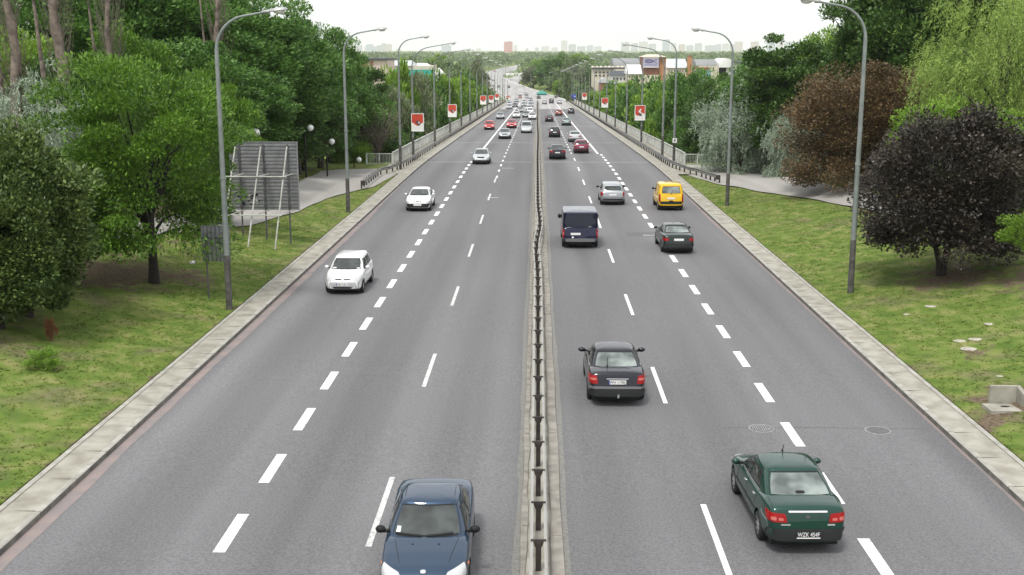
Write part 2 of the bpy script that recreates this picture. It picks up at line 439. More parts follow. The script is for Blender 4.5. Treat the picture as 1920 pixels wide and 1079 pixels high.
# phase measured in the photo
def phase_run(x, ystart, per, ln, w, y_end, mi=0, y_begin=-8):
    y = ystart
    while y > y_begin: y -= per
    while y < y_end:
        dash(x, y, y + ln, w, mi); y += per
yR = onroad(1648, 1050).y; phase_run(6.88, yR - 1.0, 4, 2.05, .26, 128)
yL = onroad(428, 1000).y; phase_run(-6.58, yL - 1.0, 4, 2.05, .26, 118)
dash(6.6, 128, 430, .24); dash(-6.4, 118, 430, .24)
yr2 = onroad(1250, 757).y; phase_run(3.76, yr2 + 12 * 6, 12, 4.1, .13, 128, 0, 0); phase_run(3.7, 134, 6, 2.2, .16, 420, 0, 130)
yl2 = onroad(797, 726).y; phase_run(-3.54, yl2, 12, 4.1, .13, 100, 1, 0); phase_run(-3.5, 104, 6, 2.2, .16, 420, 0, 101)
b2 = b; tag(b2.build('road_markings', [M['paintline'], M['paintworn']]), kind='structure')
# bridge joints, transverse seams, patch, wear
b = MB()
for y in (115.2, 151, 207):
    for s in (-1, 1):
        b.grid([[(s * .6, y - .12 * 1, zr(y) + .01), (s * 10.9, y - .12, zr(y) + .01)], [(s * .6, y + .14, zr(y) + .01), (s * 10.9, y + .14, zr(y) + .01)]], 0, s < 0)
for px, py, w in ((1215, 458, 1.3), (1215, 458, .1)):
    pass
g = onroad(1205, 440)
b.grid([[(g.x - .85, g.y - .75, zr(g.y) + .006), (g.x + .9, g.y - .75, zr(g.y) + .006)], [(g.x - 1.0, g.y + .75, zr(g.y) + .006), (g.x + .9, g.y + .75, zr(g.y) + .006)]], 1)
g = onroad(1222, 442); b.grid([[(g.x - .5, g.y - .1, zr(g.y) + .012), (g.x + .8, g.y - .1, zr(g.y) + .012)], [(g.x - .5, g.y + .18, zr(g.y) + .012), (g.x + .8, g.y + .18, zr(g.y) + .012)]], 0)
for px, py, w in ((930, 371, .7), (958, 316, .8)):
    g = onroad(px, py); b.grid([[(g.x - w, g.y - .06, zr(g.y) + .009), (g.x + w * .3, g.y - .06, zr(g.y) + .009)], [(g.x - w, g.y + .12, zr(g.y) + .009), (g.x + w * .3, g.y + .12, zr(g.y) + .009)]], 2)
tag(b.build('road_joints', [M['seam'], M['tar'], M['paintworn']]), kind='structure')
b = MB(); rc = random.Random(5)
def crack(x0, x1, y):
    x = x0; P = []
    yy = y
    while x < x1:
        yy += rc.uniform(-.02, .02); P.append([(x, yy, zr(y) + .004), (x, yy + .022, zr(y) + .004)]); x += .25
    b.grid(P, 0, True)
g = onroad(1500, 804); crack(5.2, 11, g.y); 
g = onroad(960, 626); crack(-1.3, -.5, g.y)
tag(b.build('road_cracks', M['tar']), kind='structure')

# manhole covers
def manhole(px, py, grate, label):
    g = onroad(px, py); r_ = empty('manhole_cover', (g.x, g.y, zr(g.y)))
    tag(r_, label, 'manhole cover')
    f = MB(); n = 28
    f.grid([[(rr_ * math.cos(2 * math.pi * k / n), rr_ * math.sin(2 * math.pi * k / n), z) for k in range(n + 1)] for rr_, z in ((.36, .004), (.355, .014), (.31, .014), (.305, .006))])
    f.build('frame', M['iron'], r_)
    l = MB(); l.add([(.305 * math.cos(2 * math.pi * k / n), .305 * math.sin(2 * math.pi * k / n), .008) for k in range(n)], [tuple(range(n))])
    l.build('lid', M['darkgrey'] if grate else M['tar'], r_)
    if grate:
        q = MB()
        for k in range(-4, 5):
            h = math.sqrt(max(0, .28 ** 2 - (k * .06) ** 2)); q.box((k * .06, 0, .013), (.032, 2 * h, .014))
        q.build('grate', M['iron'], r_)
manhole(1428, 804, True, 'round iron manhole grate in the lane ahead of the green saloon')
manhole(1646, 808, False, 'plain round manhole lid flush with the asphalt near the right kerb')

# bridge deck, pavements, paths
b = MB()
for s in (-1, 1):
    strip_y = (100.5, 455)
    P = [[(s * 11.15, y, zr(y) + .142), (s * 14.0, y, zr(y) + .17)] for y in ystat(*strip_y)]
    b.grid(P, 0, s < 0)
tag(b.build('bridge_pavement', M['concrete']), kind='structure')
b = MB()
for s in (-1, 1):
    b.grid([[(s * 14.0, y, zr(y) + .17), (s * 14.25, y, zr(y) + .17), (s * 14.25, y, zr(y) - .7), (s * 13, y, zr(y) - 1.4), (0, y, zr(y) - 1.5)] for y in ystat(113, 455)], 0, s < 0)
for y in (160, 210, 260, 310, 360, 410):
    for x in (-9, 0, 9):
        b.box((x, y, (zr(y) - 1.4 + PLAIN) / 2), (1.6, 1.2, zr(y) - 1.4 - PLAIN + .6))
b.box((0, 114, -7.4), (28.6, 1.2, 12.2)); b.box((0, 455, -13), (28.6, 1.2, 4.5))
o = b.build('bridge', M['kerb']); tag(o, 'long grey concrete road bridge carrying both carriageways down to the plain', 'bridge')

def poly_path(name, pts, m, dz=.03, res=.8):
    # fill polygon (world XY) with a draped grid
    xs_ = [p[0] for p in pts]; ys_ = [p[1] for p in pts]
    bm = bmesh.new(); vs = [bm.verts.new((x, y, 0)) for x, y in pts]; bm.faces.new(vs)
    for ax, lo, hi in ((0, min(xs_), max(xs_)), (1, min(ys_), max(ys_))):
        v = lo + res
        while v < hi:
            no = Vector((1, 0, 0)) if ax == 0 else Vector((0, 1, 0)); co = Vector((v, 0, 0)) if ax == 0 else Vector((0, v, 0))
            bmesh.ops.bisect_plane(bm, geom=bm.verts[:] + bm.edges[:] + bm.faces[:], plane_co=co, plane_no=no); v += res
    for v in bm.verts: v.co.z = max(zt(v.co.x + a, v.co.y + c) for a in (-.25, 0, .25) for c in (-.5, 0, .5)) + dz
    me = bpy.data.meshes.new(name); bmesh.ops.recalc_face_normals(bm, faces=bm.faces); bm.to_mesh(me); bm.free(); me.materials.append(m)
    for p in me.polygons: p.use_smooth = True
    o = bpy.data.objects.new(name, me); C.objects.link(o); return o
def gp(pts): return [(ground(*p).x, ground(*p).y) for p in pts]
PATH_L = gp([(745, 330), (700, 352), (655, 362), (610, 375), (560, 398), (470, 425), (330, 440), (200, 455), (200, 425), (330, 405), (470, 375), (560, 345), (600, 322), (650, 319), (740, 319)])
PATH_R = gp([(1262, 322), (1340, 345), (1420, 361), (1500, 372), (1570, 385), (1650, 400), (1760, 415), (1900, 425), (1900, 400), (1760, 385), (1650, 368), (1560, 350), (1480, 335), (1420, 322), (1380, 314), (1290, 310)])
for pts in (PATH_L, PATH_R):
    tag(poly_path('footpath', pts, M['path']), kind='structure')
def inpoly(x, y, P):
    c = False; n = len(P)
    for i in range(n):
        x1, y1 = P[i]; x2, y2 = P[i - 1]
        if (y1 > y) != (y2 > y) and x < (x2 - x1) * (y - y1) / (y2 - y1) + x1: c = not c
    return c

# grass tufts on the verges
def grass():
    rng = np.random.default_rng(4)
    V = []; T = []
    n = 0
    pts = []
    for s, x1 in ((-1, 27), (1, 27)):
        for _ in range(30000):
            y = 16 + 90 * rng.random() ** 1.25; x = s * (12.05 + (x1 - 12) * rng.random() ** 1.15)
            if rng.random() < .35 * math.exp(-(abs(x) - 12.05) / .25): continue
            k = math.sin(x * .9 + math.sin(y * .35) * 2) * math.sin(y * .5 + x * .3) + .5 * math.sin(x * 2.3 + y * 1.1)
            if k > .9 and rng.random() < .6: continue
            if bare(x, y) + rng.normal(0, .15) > .55: continue
            if inpoly(x, y, PATH_L if s < 0 else PATH_R): continue
            if y > 101 and abs(x) < 14.3: continue
            pts.append((x, y, zt(x, y)))
    pts = np.array(pts); n = len(pts)
    nb = 4
    tot = n * nb
    base = np.repeat(pts, nb, 0) + np.c_[rng.normal(0, .05, (tot, 2)), np.zeros(tot)]
    a = rng.random(tot) * 2 * np.pi; h = rng.uniform(.015, .05, tot); w = rng.uniform(.02, .04, tot); ln = rng.uniform(.06, .14, tot); b_ = rng.random(tot) * 2 * np.pi
    d = np.c_[np.cos(a), np.sin(a), np.zeros(tot)] * w[:, None]
    tip = base + np.c_[np.cos(b_) * ln, np.sin(b_) * ln, h]
    base[:, 2] -= .01
    v = np.stack([base - d, base + d, tip], 1).reshape(-1, 3)
    me = bpy.data.meshes.new('grass'); me.vertices.add(tot * 3); me.vertices.foreach_set('co', v.ravel())
    me.loops.add(tot * 3); me.loops.foreach_set('vertex_index', np.arange(tot * 3, dtype=np.int32))
    me.polygons.add(tot); me.polygons.foreach_set('loop_start', np.arange(0, tot * 3, 3, dtype=np.int32)); 
    cl_ = np.sin(base[:, 0] * .8 + base[:, 1] * .2) * np.sin(base[:, 1] * .45) * .3 + .45
    tint = np.clip(np.repeat(cl_ + rng.normal(0, .22, tot), 3), 0, 1)
    at = me.attributes.new('tint', 'FLOAT', 'POINT'); at.data.foreach_set('value', tint.astype(np.float32))
    me.update(calc_edges=True); me.materials.append(leafmat('grass_blades', (.105, .16, .03), (.26, .305, .09), .4, .8, .1))
    o = bpy.data.objects.new('grass', me); C.objects.link(o); tag(o, kind='stuff')
    o['label'] = 'short patchy green grass on the sloping verges beside the road'; o['category'] = 'grass'
grass()

# ------------------------------------------------------------------ median guardrail
def wob(y):
    return .13 * math.exp(-((y - 68) / 5.5) ** 2) - .10 * math.exp(-((y - 58.5) / 4) ** 2) + .05 * math.sin(y * .05) * sstep(90, 130, y)
def beam_profile(b, fx, y0, y1, side, zc, dx, mi=0, step=2.0, flip=False, hh=.15):
    # W beam: lateral offsets (toward traffic) by height
    prof = [(-hh, .0), (-hh * .75, .05), (-hh * .3, .05), (0, .005), (hh * .3, .05), (hh * .75, .05), (hh, .0)]
    P = []
    for y in frange(y0, y1, step):
        P.append([(fx(y) + side * (dx + q), y, zr(y) + zc + z) for z, q in prof] + [(fx(y) + side * (dx - .012), y, zr(y) + zc + hh)])
    b.grid(P, mi, flip)
gr = empty('guardrail', (0, 18, zr(18))); tag(gr, 'long double sided steel guardrail on dark rusty posts along the median', 'guardrail')
def child(o, root):
    o.parent = root; o.matrix_parent_inverse = Matrix.Translation(-root.location); return o
for s in (-1, 1):
    b = MB(); beam_profile(b, wob, -6, 452, s, .50, .125, flip=s < 0)
    child(b.build('rail_beam', M['rail'], smooth=50), gr)
def post_mb(y, k=0):
    q = MB(); x = wob(y) 
    q.box((x, y, zr(y) + .31), (.11, .09, .66))
    q.add([(x - .11, y - .03, zr(y) + .66), (x + .11, y - .03, zr(y) + .66), (x + .07, y - .03, zr(y) + .53), (x - .07, y - .03, zr(y) + .53),
           (x - .11, y + .03, zr(y) + .66), (x + .11, y + .03, zr(y) + .66), (x + .07, y + .03, zr(y) + .53), (x - .07, y + .03, zr(y) + .53)],
          [(0, 1, 5, 4), (0, 3, 2, 1), (4, 5, 6, 7), (0, 4, 7, 3), (1, 2, 6, 5)])
    q.box((x, y, zr(y) + .665), (.31, .05, .028))
    for s in (-1, 1): q.box((x + s * .13, y - .06, zr(y) + .58), (.025, .09, .045))
    return q
ps = []
y = onroad(1013, 929).y - .1
while y > 16: y -= 2.0
while y < 452: ps.append(y); y += 2.0
for y in ps[:98]: child(post_mb(y).build('post', M['rust']), gr)
q = MB()
for y in ps[98:]:
    t_ = post_mb(y); q.add(t_.v, t_.f)
tag(child(q.build('posts', M['rust']), gr), kind='stuff')

# ------------------------------------------------------------------ side guardrails
def side_rail(s, pts2, lab):
    root = empty('guardrail', (s * 12.0, 104, zr(104))); tag(root, lab, 'guardrail', None)
    # path: list of (x,y)
    path = []
    for (x0, y0), (x1, y1) in zip(pts2, pts2[1:]):
        n = max(1, int(math.hypot(x1 - x0, y1 - y0) / 1.0)) if y0 < 130 else max(1, int((y1 - y0) / 4))
        for k in range(n): path.append((lerp(x0, x1, k / n), lerp(y0, y1, k / n)))
    path.append(pts2[-1])
    def gz(x, y): return zr(y) + .155 if y > 104 else lerp(zt(x, y), zr(104) + .155, sstep(97, 104, y))
    b = MB(); P = []; prof = [(-.15, 0), (-.11, .05), (-.045, .05), (0, .005), (.045, .05), (.11, .05), (.15, 0)]
    for i, (x, y) in enumerate(path):
        a = path[max(0, i - 1)]; c = path[min(len(path) - 1, i + 1)]; d = Vector((c[0] - a[0], c[1] - a[1], 0)).normalized(); n = Vector((d.y, -d.x, 0)) * (-s)
        if n.x * s > 0: n = -n
        z = gz(x, y) + .55
        P.append([(x + n.x * q, y + n.y * q, z + h) for h, q in prof] + [(x - n.x * .015, y - n.y * .015, z + .15), (x - n.x * .015, y - n.y * .015, z - .15)])
    b.grid(P, 0, s < 0); e0 = P[0]; b.add(e0, [tuple(range(len(e0)))])
    child(b.build('rail_beam', M['railside'], smooth=50), root)
    # posts each 1.33 m (near), and blockouts
    acc = 0; npost = 0; rest = MB(); last = path[0]
    for i, (x, y) in enumerate(path[:-1]):
        x1, y1 = path[i + 1]; L_ = math.hypot(x1 - x, y1 - y)
        while acc <= L_:
            t = acc / L_; px_, py_ = lerp(x, x1, t), lerp(y, y1, t); z = gz(px_, py_)
            q = MB() if npost < 98 else rest
            q.box((px_ + s * .12, py_, z + .33), (.11, .12, .68)); q.box((px_ + s * .05, py_, z + .60), (.14, .07, .2))
            if npost < 98: child(q.build('post', M['rust']), root)
            npost += 1; acc += 1.5 if py_ < 120 else 2.0
        acc -= L_
    if rest.f: tag(child(rest.build('posts', M['rust']), root), kind='stuff')
    q = MB(); x, y = path[0]; q.box((x, y, gz(x, y) + .5), (.34, .14, .34)); child(q.build('end_cap', M['rust']), root)
A = ground(681, 356); B_ = ground(1346, 345)
side_rail(-1, [(A.x, A.y), (-13.4, 99), (-12.5, 103), (-12.1, 108), (-12.0, 114), (-12.0, 452)], 'steel guardrail on dark posts flaring out beside the left footpath')
side_rail(1, [(B_.x, B_.y), (13.6, 98.5), (12.6, 103), (12.1, 108), (12.0, 114), (12.0, 452)], 'steel guardrail on dark posts flaring out beside the right footpath')

# ------------------------------------------------------------------ bridge parapets
def railing(name, p0, p1, zf, lab, cat, post_step=4.0, bar=.15, hgt=1.12, stop_bars=None):
    root = empty(name, (p0[0], p0[1], zf(p0[1]))); tag(root, lab, cat)
    L_ = math.hypot(p1[0] - p0[0], p1[1] - p0[1]); dx, dy = (p1[0] - p0[0]) / L_, (p1[1] - p0[1]) / L_
    rz = math.atan2(dy, dx)
    def pt(t): x, y = p0[0] + dx * t, p0[1] + dy * t; return x, y, zf(y)
    for z, w, h, nm in ((hgt, .11, .06, 'top_rail'), (.14, .05, .05, 'bottom_rail')):
        b = MB(); ring = []
        for t in frange(0, L_, min(4, L_ / 2)):
            x, y, zz = pt(t); nx, ny = -dy * w / 2, dx * w / 2
            ring.append([(x + nx, y + ny, zz + z), (x - nx, y - ny, zz + z), (x - nx, y - ny, zz + z - h), (x + nx, y + ny, zz + z - h), (x + nx, y + ny, zz + z)])
        b.grid(ring, 0); b.add(ring[0][:4], [(0, 1, 2, 3)]); child(b.build(nm, M['parapet']), root)
    b = MB(); t = .1
    while t < L_:
        x, y, zz = pt(t); b.box((x, y, zz + .6), (.022, .06, .95), rz); t += bar if t < 150 else bar * 1.6
    child(b.build('railing_bars', M['parapet']), root)
    t = 0
    while t <= L_ + .01:
        x, y, zz = pt(t); b = MB(); b.box((x, y, zz + hgt / 2 + .01), (.10, .10, hgt + .06), rz); child(b.build('post', M['parapet']), root); t += post_step
zs = lambda y: zr(y) + .165
railing('parapet_railing', (-13.75, 110.3), (-13.75, 452), zs, 'long pale grey barred railing along the left edge of the bridge', 'railing')
railing('parapet_railing', (13.85, 110.3), (13.85, 452), zs, 'long pale grey barred railing along the right edge of the bridge', 'railing')
zg = lambda y: zr(y) + .02
railing('end_railing', (-16.3, 110.6), (-13.85, 110.6), zg, 'short barred railing closing the end of the left footpath', 'railing', 1.22, .14)
railing('end_railing', (13.95, 110.6), (16.3, 110.6), zg, 'short barred railing closing the end of the right footpath', 'railing', 1.17, .14)

# ------------------------------------------------------------------ street lamps
def make_lamp(h, arm, style, lean=0):
    r = empty('street_lamp')
    b = MB(); b.tube([(0, 0, -.2), (0, 0, 2.2)], [.135, .125], 12); b.build('pole_foot', M['poledark'], r, 40)
    b = MB()
    rad = 1.25 if arm < 3 else 1.9
    pts = [(0, 0, 2.2), (0, 0, h * .45), (0, 0, h - rad - .3)]; rd = [.115, .10, .075]
    n = 9
    for k in range(1, n + 1):
        a = (math.pi / 2 - .16) * k / n
        pts.append((rad * 1.05 * (1 - math.cos(a)), 0, h - rad - .3 + rad * 1.05 * math.sin(a))); rd.append(.06 - .015 * k / n)
    ex, ez = pts[-1][0], pts[-1][2]
    pts.append((arm, 0, ez + (arm - ex) * .17)); rd.append(.04)
    b.tube(pts, rd, 10); b.tube([(0, 0, h * .45 - .05), (0, 0, h * .45 + .05)], .125, 10)
    b.build('pole', M['pole'], r, 40)
    z = pts[-1][2]
    b = MB(); b.tube([(arm - .12, 0, z), (arm + .12, 0, z + .01)], [.06, .07], 8)
    def hs(x, w, zz, hh): return [(x, w * math.cos(t), zz + hh * max(-.12, math.sin(t))) for t in [2 * math.pi * k / 12 for k in range(12)]]
    rings = [hs(arm + .05, .05, z, .04), hs(arm + .16, .13, z + .01, .10), hs(arm + .42, .17, z + .04, .13), hs(arm + .68, .15, z + .07, .10), hs(arm + .80, .06, z + .08, .04)]
    b.grid([q + [q[0]] for q in rings]); b.build('lamp_head', M['galv'], r, 50)
    g = MB(); g.sphere((arm + .46, 0, z + .02), 1, 12, 6, 0, (.24, .13, .11)); g.build('lamp_glass', M['lampglass'], r, 60)
    return r
lampN = make_lamp(11.7, 2.0, 0); lampB = make_lamp(11.2, 3.6, 0)
ordn = ['nearest', 'second', 'third', 'fourth', 'fifth', 'sixth', 'seventh', 'eighth', 'ninth', 'tenth', 'eleventh', 'twelfth', 'thirteenth', 'fourteenth', 'fifteenth', 'sixteenth', 'seventeenth', 'eighteenth']
usedN = usedB = False
LAMPY = {-1: [45.2, 75.0, 104.5] + [115.5 + 24.7 * k for k in range(14)], 1: [48.6, 78.5, 110.0] + [120.2 + 24.6 * k for k in range(14)]}
for s in (-1, 1):
    for i, y in enumerate(LAMPY[s]):
        if i < 3:
            o = copy_tree(lampN) if usedN else lampN; usedN = True
        else:
            o = copy_tree(lampB) if usedB else lampB; usedB = True
        x = s * (12.35 if s < 0 else (13.0 if i < 1 else 12.8))
        if s > 0 and i == 0: x = 13.25; o.scale.z = 1.035
        o.location = (x, y, max(zt(x, y), -99) if y < 104 else zs(y)); o.rotation_euler.z = 0 if s < 0 else math.pi
        side = 'left' if s < 0 else 'right'
        o['category'] = 'street lamp'; o['group'] = 'street lamps along the road'
        o['label'] = f'{ordn[i]} street lamp on the {side} side of the road, counted from the front'
# far lamps beside the curving road beyond the bridge
for i in range(16):
    y = 490 + i * 45; s = 1 if i % 2 else -1
    o = copy_tree(lampB); o.location = (cl(y) + s * 12, y, zr(y)); o.rotation_euler.z = 0 if s < 0 else math.pi
    o['category'] = 'street lamp'; o['group'] = 'far street lamps'; o['label'] = 'small far street lamp beside the curving road beyond the bridge'

# ------------------------------------------------------------------ posters hung on bridge lamp poles
def poster(x, y, w, h, zc, face, lab, variant=0, rz=0.0):
    r = empty('advertising_board', (x, y, zs(y) + zc), rz); tag(r, lab, 'poster', 'posters hung on the bridge lamps')
    b = MB(); t = .06
    for (cx_, cz_, ww, hh) in ((0, h / 2 - t / 2, w, t), (0, -h / 2 + t / 2, w, t), (-w / 2 + t / 2, 0, t, h - 2 * t), (w / 2 - t / 2, 0, t, h - 2 * t)):
        b.box((cx_, 0, cz_), (ww, .12, hh))
    b.build('frame', M['white'], r)
    b = MB(); b.box((0, 0, 0), (w - 2 * t, .07, h - 2 * t)); b.build('backing', M['posterwhite'], r)
    b = MB(); b_ = MB(); ww = w - 2 * t
    top = []; bot = []
    for k in range(13):
        u = -ww / 2 + ww * k / 12
        zb_ = -h * .1 + h * .09 * math.cos(k / 12 * 2 * math.pi + variant * 1.5); top.append((u, -.04, h / 2 - t)); bot.append((u, -.04, zb_))
    b.grid([top, bot], 0); b.build('picture_top', M['red'], r)
    n = 14
    def disc(cx_, cz_, rad, yy, mi):
        b_.add([(cx_ + rad * math.cos(2 * math.pi * k / n), yy, cz_ + rad * 1.15 * math.sin(2 * math.pi * k / n)) for k in range(n)], [tuple(range(n))[::-1]], mi)
    if variant == 0:
        disc(w * .10, -h * .05, w * .15, -.046, 0); disc(-w * .05, h * .02, w * .11, -.052, 0); disc(w * .12, -h * .01, w * .06, -.058, 1)
    else:
        disc(-.05, h * .10, w * .12, -.046, 1); disc(.05, 0, w * .10, -.046, 1); disc(.06, h * .22, w * .07, -.05, 1); disc(-.04, -h * .1, w * .12, -.05, 0); disc(.12, -h * .14, w * .09, -.055, 0)
    b_.build('picture_mark', [M['posterdark'], M['posterwhite']], r)
for px, py, s, li, w, h, var, lab in (
        (783, 230, -1, 3, 1.25, 1.75, 0, 'red and white poster in white frame, largest on the left, half behind leaves'),
        (848, 208, -1, 5, 1.25, 1.75, 0, 'red and white poster on the left lamp pole before the far group'),
        (906, 188, -1, 8, 1.25, 1.75, 0, 'third red and white poster from the front on the left side of the bridge'),
        (921, 186, -1, 10, 1.25, 1.75, 0, 'fourth red and white poster from the front on the left side of the bridge'),
        (932, 182, -1, 12, 1.25, 1.75, 0, 'fifth red and white poster from the front on the left side of the bridge'),
        (1200, 212, 1, 4, 1.3, 1.85, 1, 'framed red poster with small dark and white figures, nearest on the right railing'),
        (1134, 193, 1, 7, 1.25, 1.75, 0, 'second red and white poster from the front on the right side of the bridge'),
        (1096, 181, 1, 11, 1.25, 1.75, 0, 'small far red and white poster on the right side, before the blue sign')):
    y = LAMPY[s][li] - .25
    p = at_y(px, py, y); poster(p.x, y, w, h, p.z - zs(y), 0, lab, var, R(8) * s)
# poster farthest, on own post
def bluesign():
    y = 452; p = at_y(1076, 181, y); r = empty('blue_sign', (p.x, y, zs(450))); tag(r, 'far blue square road sign with white arrow beyond the right railing', 'road sign')
    b = MB(); b.box((0, 0, 1.6), (.12, .12, 3.2)); b.build('post', M['galv'], r)
    b = MB(); b.box((0, -.1, p.z - zs(450)), (2.0, .06, 1.7)); b.build('panel', M['blue'], r)
    b = MB(); z = p.z - zs(450); b.box((0, -.16, z), (.22, .04, 1.2)); b.box((.35, -.16, z), (.7, .04, .2)); b.build('arrow', M['white'], r)
bluesign()
def smallsign():
    r = empty('small_sign', (12.8, 109.8, zs(110) + 2.3)); tag(r, 'small white square sign strapped to the third lamp pole on the right', 'road sign')
    b = MB(); b.box((0, -.16, 0), (.40, .03, .42)); b.build('panel', M['white'], r)
    b = MB(); b.box((.04, -.185, .0), (.05, .01, .24)); b.box((-.05, -.185, -.03), (.06, .01, .14)); b.box((.0, -.185, .08), (.16, .01, .05)); b.build('symbol', M['black'], r)
    b = MB(); b.box((0, 0, 0), (.27, .27, .05)); b.build('strap', M['galv'], r)
smallsign()

# ------------------------------------------------------------------ back of the large road sign with its struts
def bigsign():
    y = 61.5; x0 = at_y(437, 395, y).x; x1 = at_y(561, 395, y).x; zb = at_y(500, 394, y).z; zt_ = at_y(500, 266, y).z
    gz = zt(-14.6, y); r = empty('road_sign_board', ((x0 + x1) / 2, y, gz)); tag(r, 'large slatted grey road sign seen from behind, propped by three steel struts', 'road sign')
    w = x1 - x0; z0 = zb - gz; h = zt_ - zb
    b = MB(); ns = 19; sh = h / ns
    for k in range(ns):
        # each slat a shallow channel
        zc = z0 + (k + .5) * sh; xl = -w / 2 + (.35 if k >= ns - 3 else 0)
        L_ = w / 2 - xl; cxx = (w / 2 + xl) / 2
        b.box((cxx, .0, zc), (L_, .03, sh * .98)); b.box((cxx, -.03, zc + sh * .38), (L_, .035, sh * .16), mi=1); b.box((cxx, -.03, zc - sh * .38), (L_, .035, sh * .16), mi=1)
    b.build('sign_panel', [M['signback'], M['signback2']], r)
    b = MB()
    for xx in (-w / 2 - .01, w / 2 + .01): b.box((xx, -.02, z0 + h * (.5 if xx > 0 else .42)), (.05, .09, h * (1.0 if xx > 0 else .84)))
    b.build('sign_edge', M['signback2'], r)
    for xx in (-w * .36, 0.0, w * .36):
        b = MB(); gz2 = zt(r.location.x + xx, y) - gz
        b.tube([(xx, -.08, gz2 - .2), (xx, -.08, z0 + h - .15)], .045, 8)
        for k in range(9): b.box((xx, -.06, z0 + h * (k + .6) / 9.2), (.16, .05, .06))
        b.build('post', M['darkgrey'], r, 40)
    for i, xx in enumerate((-w * .5, -w * .12, w * .27)):
        yy = -2.6; gx = r.location.x + xx; gz2 = zt(gx, y + yy) - gz
        b = MB(); b.tube([(xx + .0, yy, gz2 - .15), (xx + .33, -.22, z0 + h - .25)], .042, 8); b.build('strut', M['tube'], r, 40)
    for zz, e in ((z0 + h * .52, 0), (z0 - .02, 1)):
        t = (zz) / (z0 + h); yy = -2.6 * (1 - t) - .1
        b = MB(); b.tube([(-w * .5 - .25 + .3 * t, yy - .06, zz), (w * .33 + .3 * t, yy - .06, zz)], .04, 8)
        b.build('cross_bar', M['tube'], r, 40)
        for xx in (-w * .40, -w * .02, w * .34):
            b = MB(); b.tube([(xx - .05, yy, zz), (xx + .3, -.08, zz + .04)], .035, 8); b.build('tie_bar', M['tube'], r, 40)
    b = MB(); rg = random.Random(3)
    for k in range(26):
        x_ = -w * .42 + rg.random() * w * .33; z_ = z0 + .28 + rg.random() * .55
        b.box((x_, -.052, z_), (rg.uniform(.04, .2), .006, rg.uniform(.03, .09)), mi=k % 3 > 0)
    b.build('graffiti', [M['tube'], M['black']], r)
bigsign()
def smallback():
    y = 46.6; g = Vector((at_y(392, 560, y).x, y, 0)); gz = zt(g.x, y); r = empty('road_sign_board', (g.x, y, gz)); tag(r, 'small square grey road sign seen from behind, beside the nearest left lamp', 'road sign')
    zb = at_y(400, 491, y).z - gz; zt_ = at_y(400, 424, y).z - gz; xa = at_y(378, 460, y).x - g.x; xb = at_y(431, 460, y).x - g.x
    b = MB(); b.box(((xa + xb) / 2, .05, (zb + zt_) / 2), (xb - xa, .025, zt_ - zb)); 
    for k in range(7): b.box((xa + (xb - xa) * (k + .5) / 7, .03, (zb + zt_) / 2), (.03, .02, zt_ - zb), mi=1)
    b.box(((xa + xb) / 2, .015, zt_ - .5), (xb - xa + .04, .03, .05), mi=1); b.build('sign_panel', [M['signback'], M['darkgrey']], r)
    b = MB(); b.tube([(0, -.03, -.1), (0, -.03, zt_ - .3)], .035, 8); b.build('post', M['darkgrey'], r, 40)
    b = MB(); b.tube([(xb - .2, -.03, -.1), (xb - .2, -.03, zt_ - .3)], .035, 8); b.build('post', M['darkgrey'], r, 40)
smallback()

# ------------------------------------------------------------------ white globe lamps
for px, py, y, lab in ((480, 249, 74, 'white globe lamp showing between leaves above the large sign'), (582, 240, 91, 'white globe lamp on a dark post right of the large sign'),
                       (622, 266, 96, 'white globe lamp half sunk in the olive shrub'), (673, 300, 107, 'lowest white globe lamp beside the end railing of the left path')):
    p = at_y(px, py, y); gz = zt(p.x, y)
    if py == 300: gz = p.z - 3.6
    r = empty('globe_lamp', (p.x - .45, y, gz)); tag(r, lab, 'globe lamp', 'white globe lamps by the left path')
    b = MB(); hgt = p.z - gz; b.tube([(0, 0, -.2), (0, 0, hgt - .1)], [.07, .05], 8); b.tube([(0, 0, hgt - .15), (.25, 0, hgt - .3), (.45, 0, hgt - .22)], .03, 6); b.build('post', M['black'], r, 40)
    b = MB(); b.sphere((.45, 0, hgt), .25, 20, 12); b.build('globe', M['globe'], r, 80)

# ------------------------------------------------------------------ drain headwall on the right verge
def headwall():
    g = ground(1888, 765); r = empty('drain_headwall', (g.x, g.y, g.z)); tag(r, 'pale concrete drain box with upright walls on the right verge', 'drain', None)
    b = MB(); b.box((.02, .42, .14), (.75, .12, .78)); b.build('back_wall', M['concrete'], r)
    b = MB(); b.add([(.40, -.05, -.25), (.52, -.05, -.25), (.52, .48, -.25), (.40, .48, -.25), (.40, -.05, .42), (.52, -.05, .42), (.52, .48, .53), (.40, .48, .53)], [(0, 3, 2, 1), (4, 5, 6, 7), (0, 1, 5, 4), (1, 2, 6, 5), (2, 3, 7, 6), (3, 0, 4, 7)]); b.build('side_wall', M['concrete'], r)
    b = MB(); b.box((.72, -.22, .08), (.55, .11, .62)); b.build('wing_wall', M['concrete'], r)
    b = MB(); b.box((-.12, -.05, -.05), (.95, .72, .16)); b.build('base_slab', M['concrete'], r)
    b = MB(); n = 16; b.add([(-.05 + .13 * math.cos(6.2832 * k / n), .02 + .07 * math.sin(6.2832 * k / n), .034) for k in range(n)], [tuple(range(n))]); b.build('drain_hole', M['black'], r)
headwall()
rg = random.Random(11)
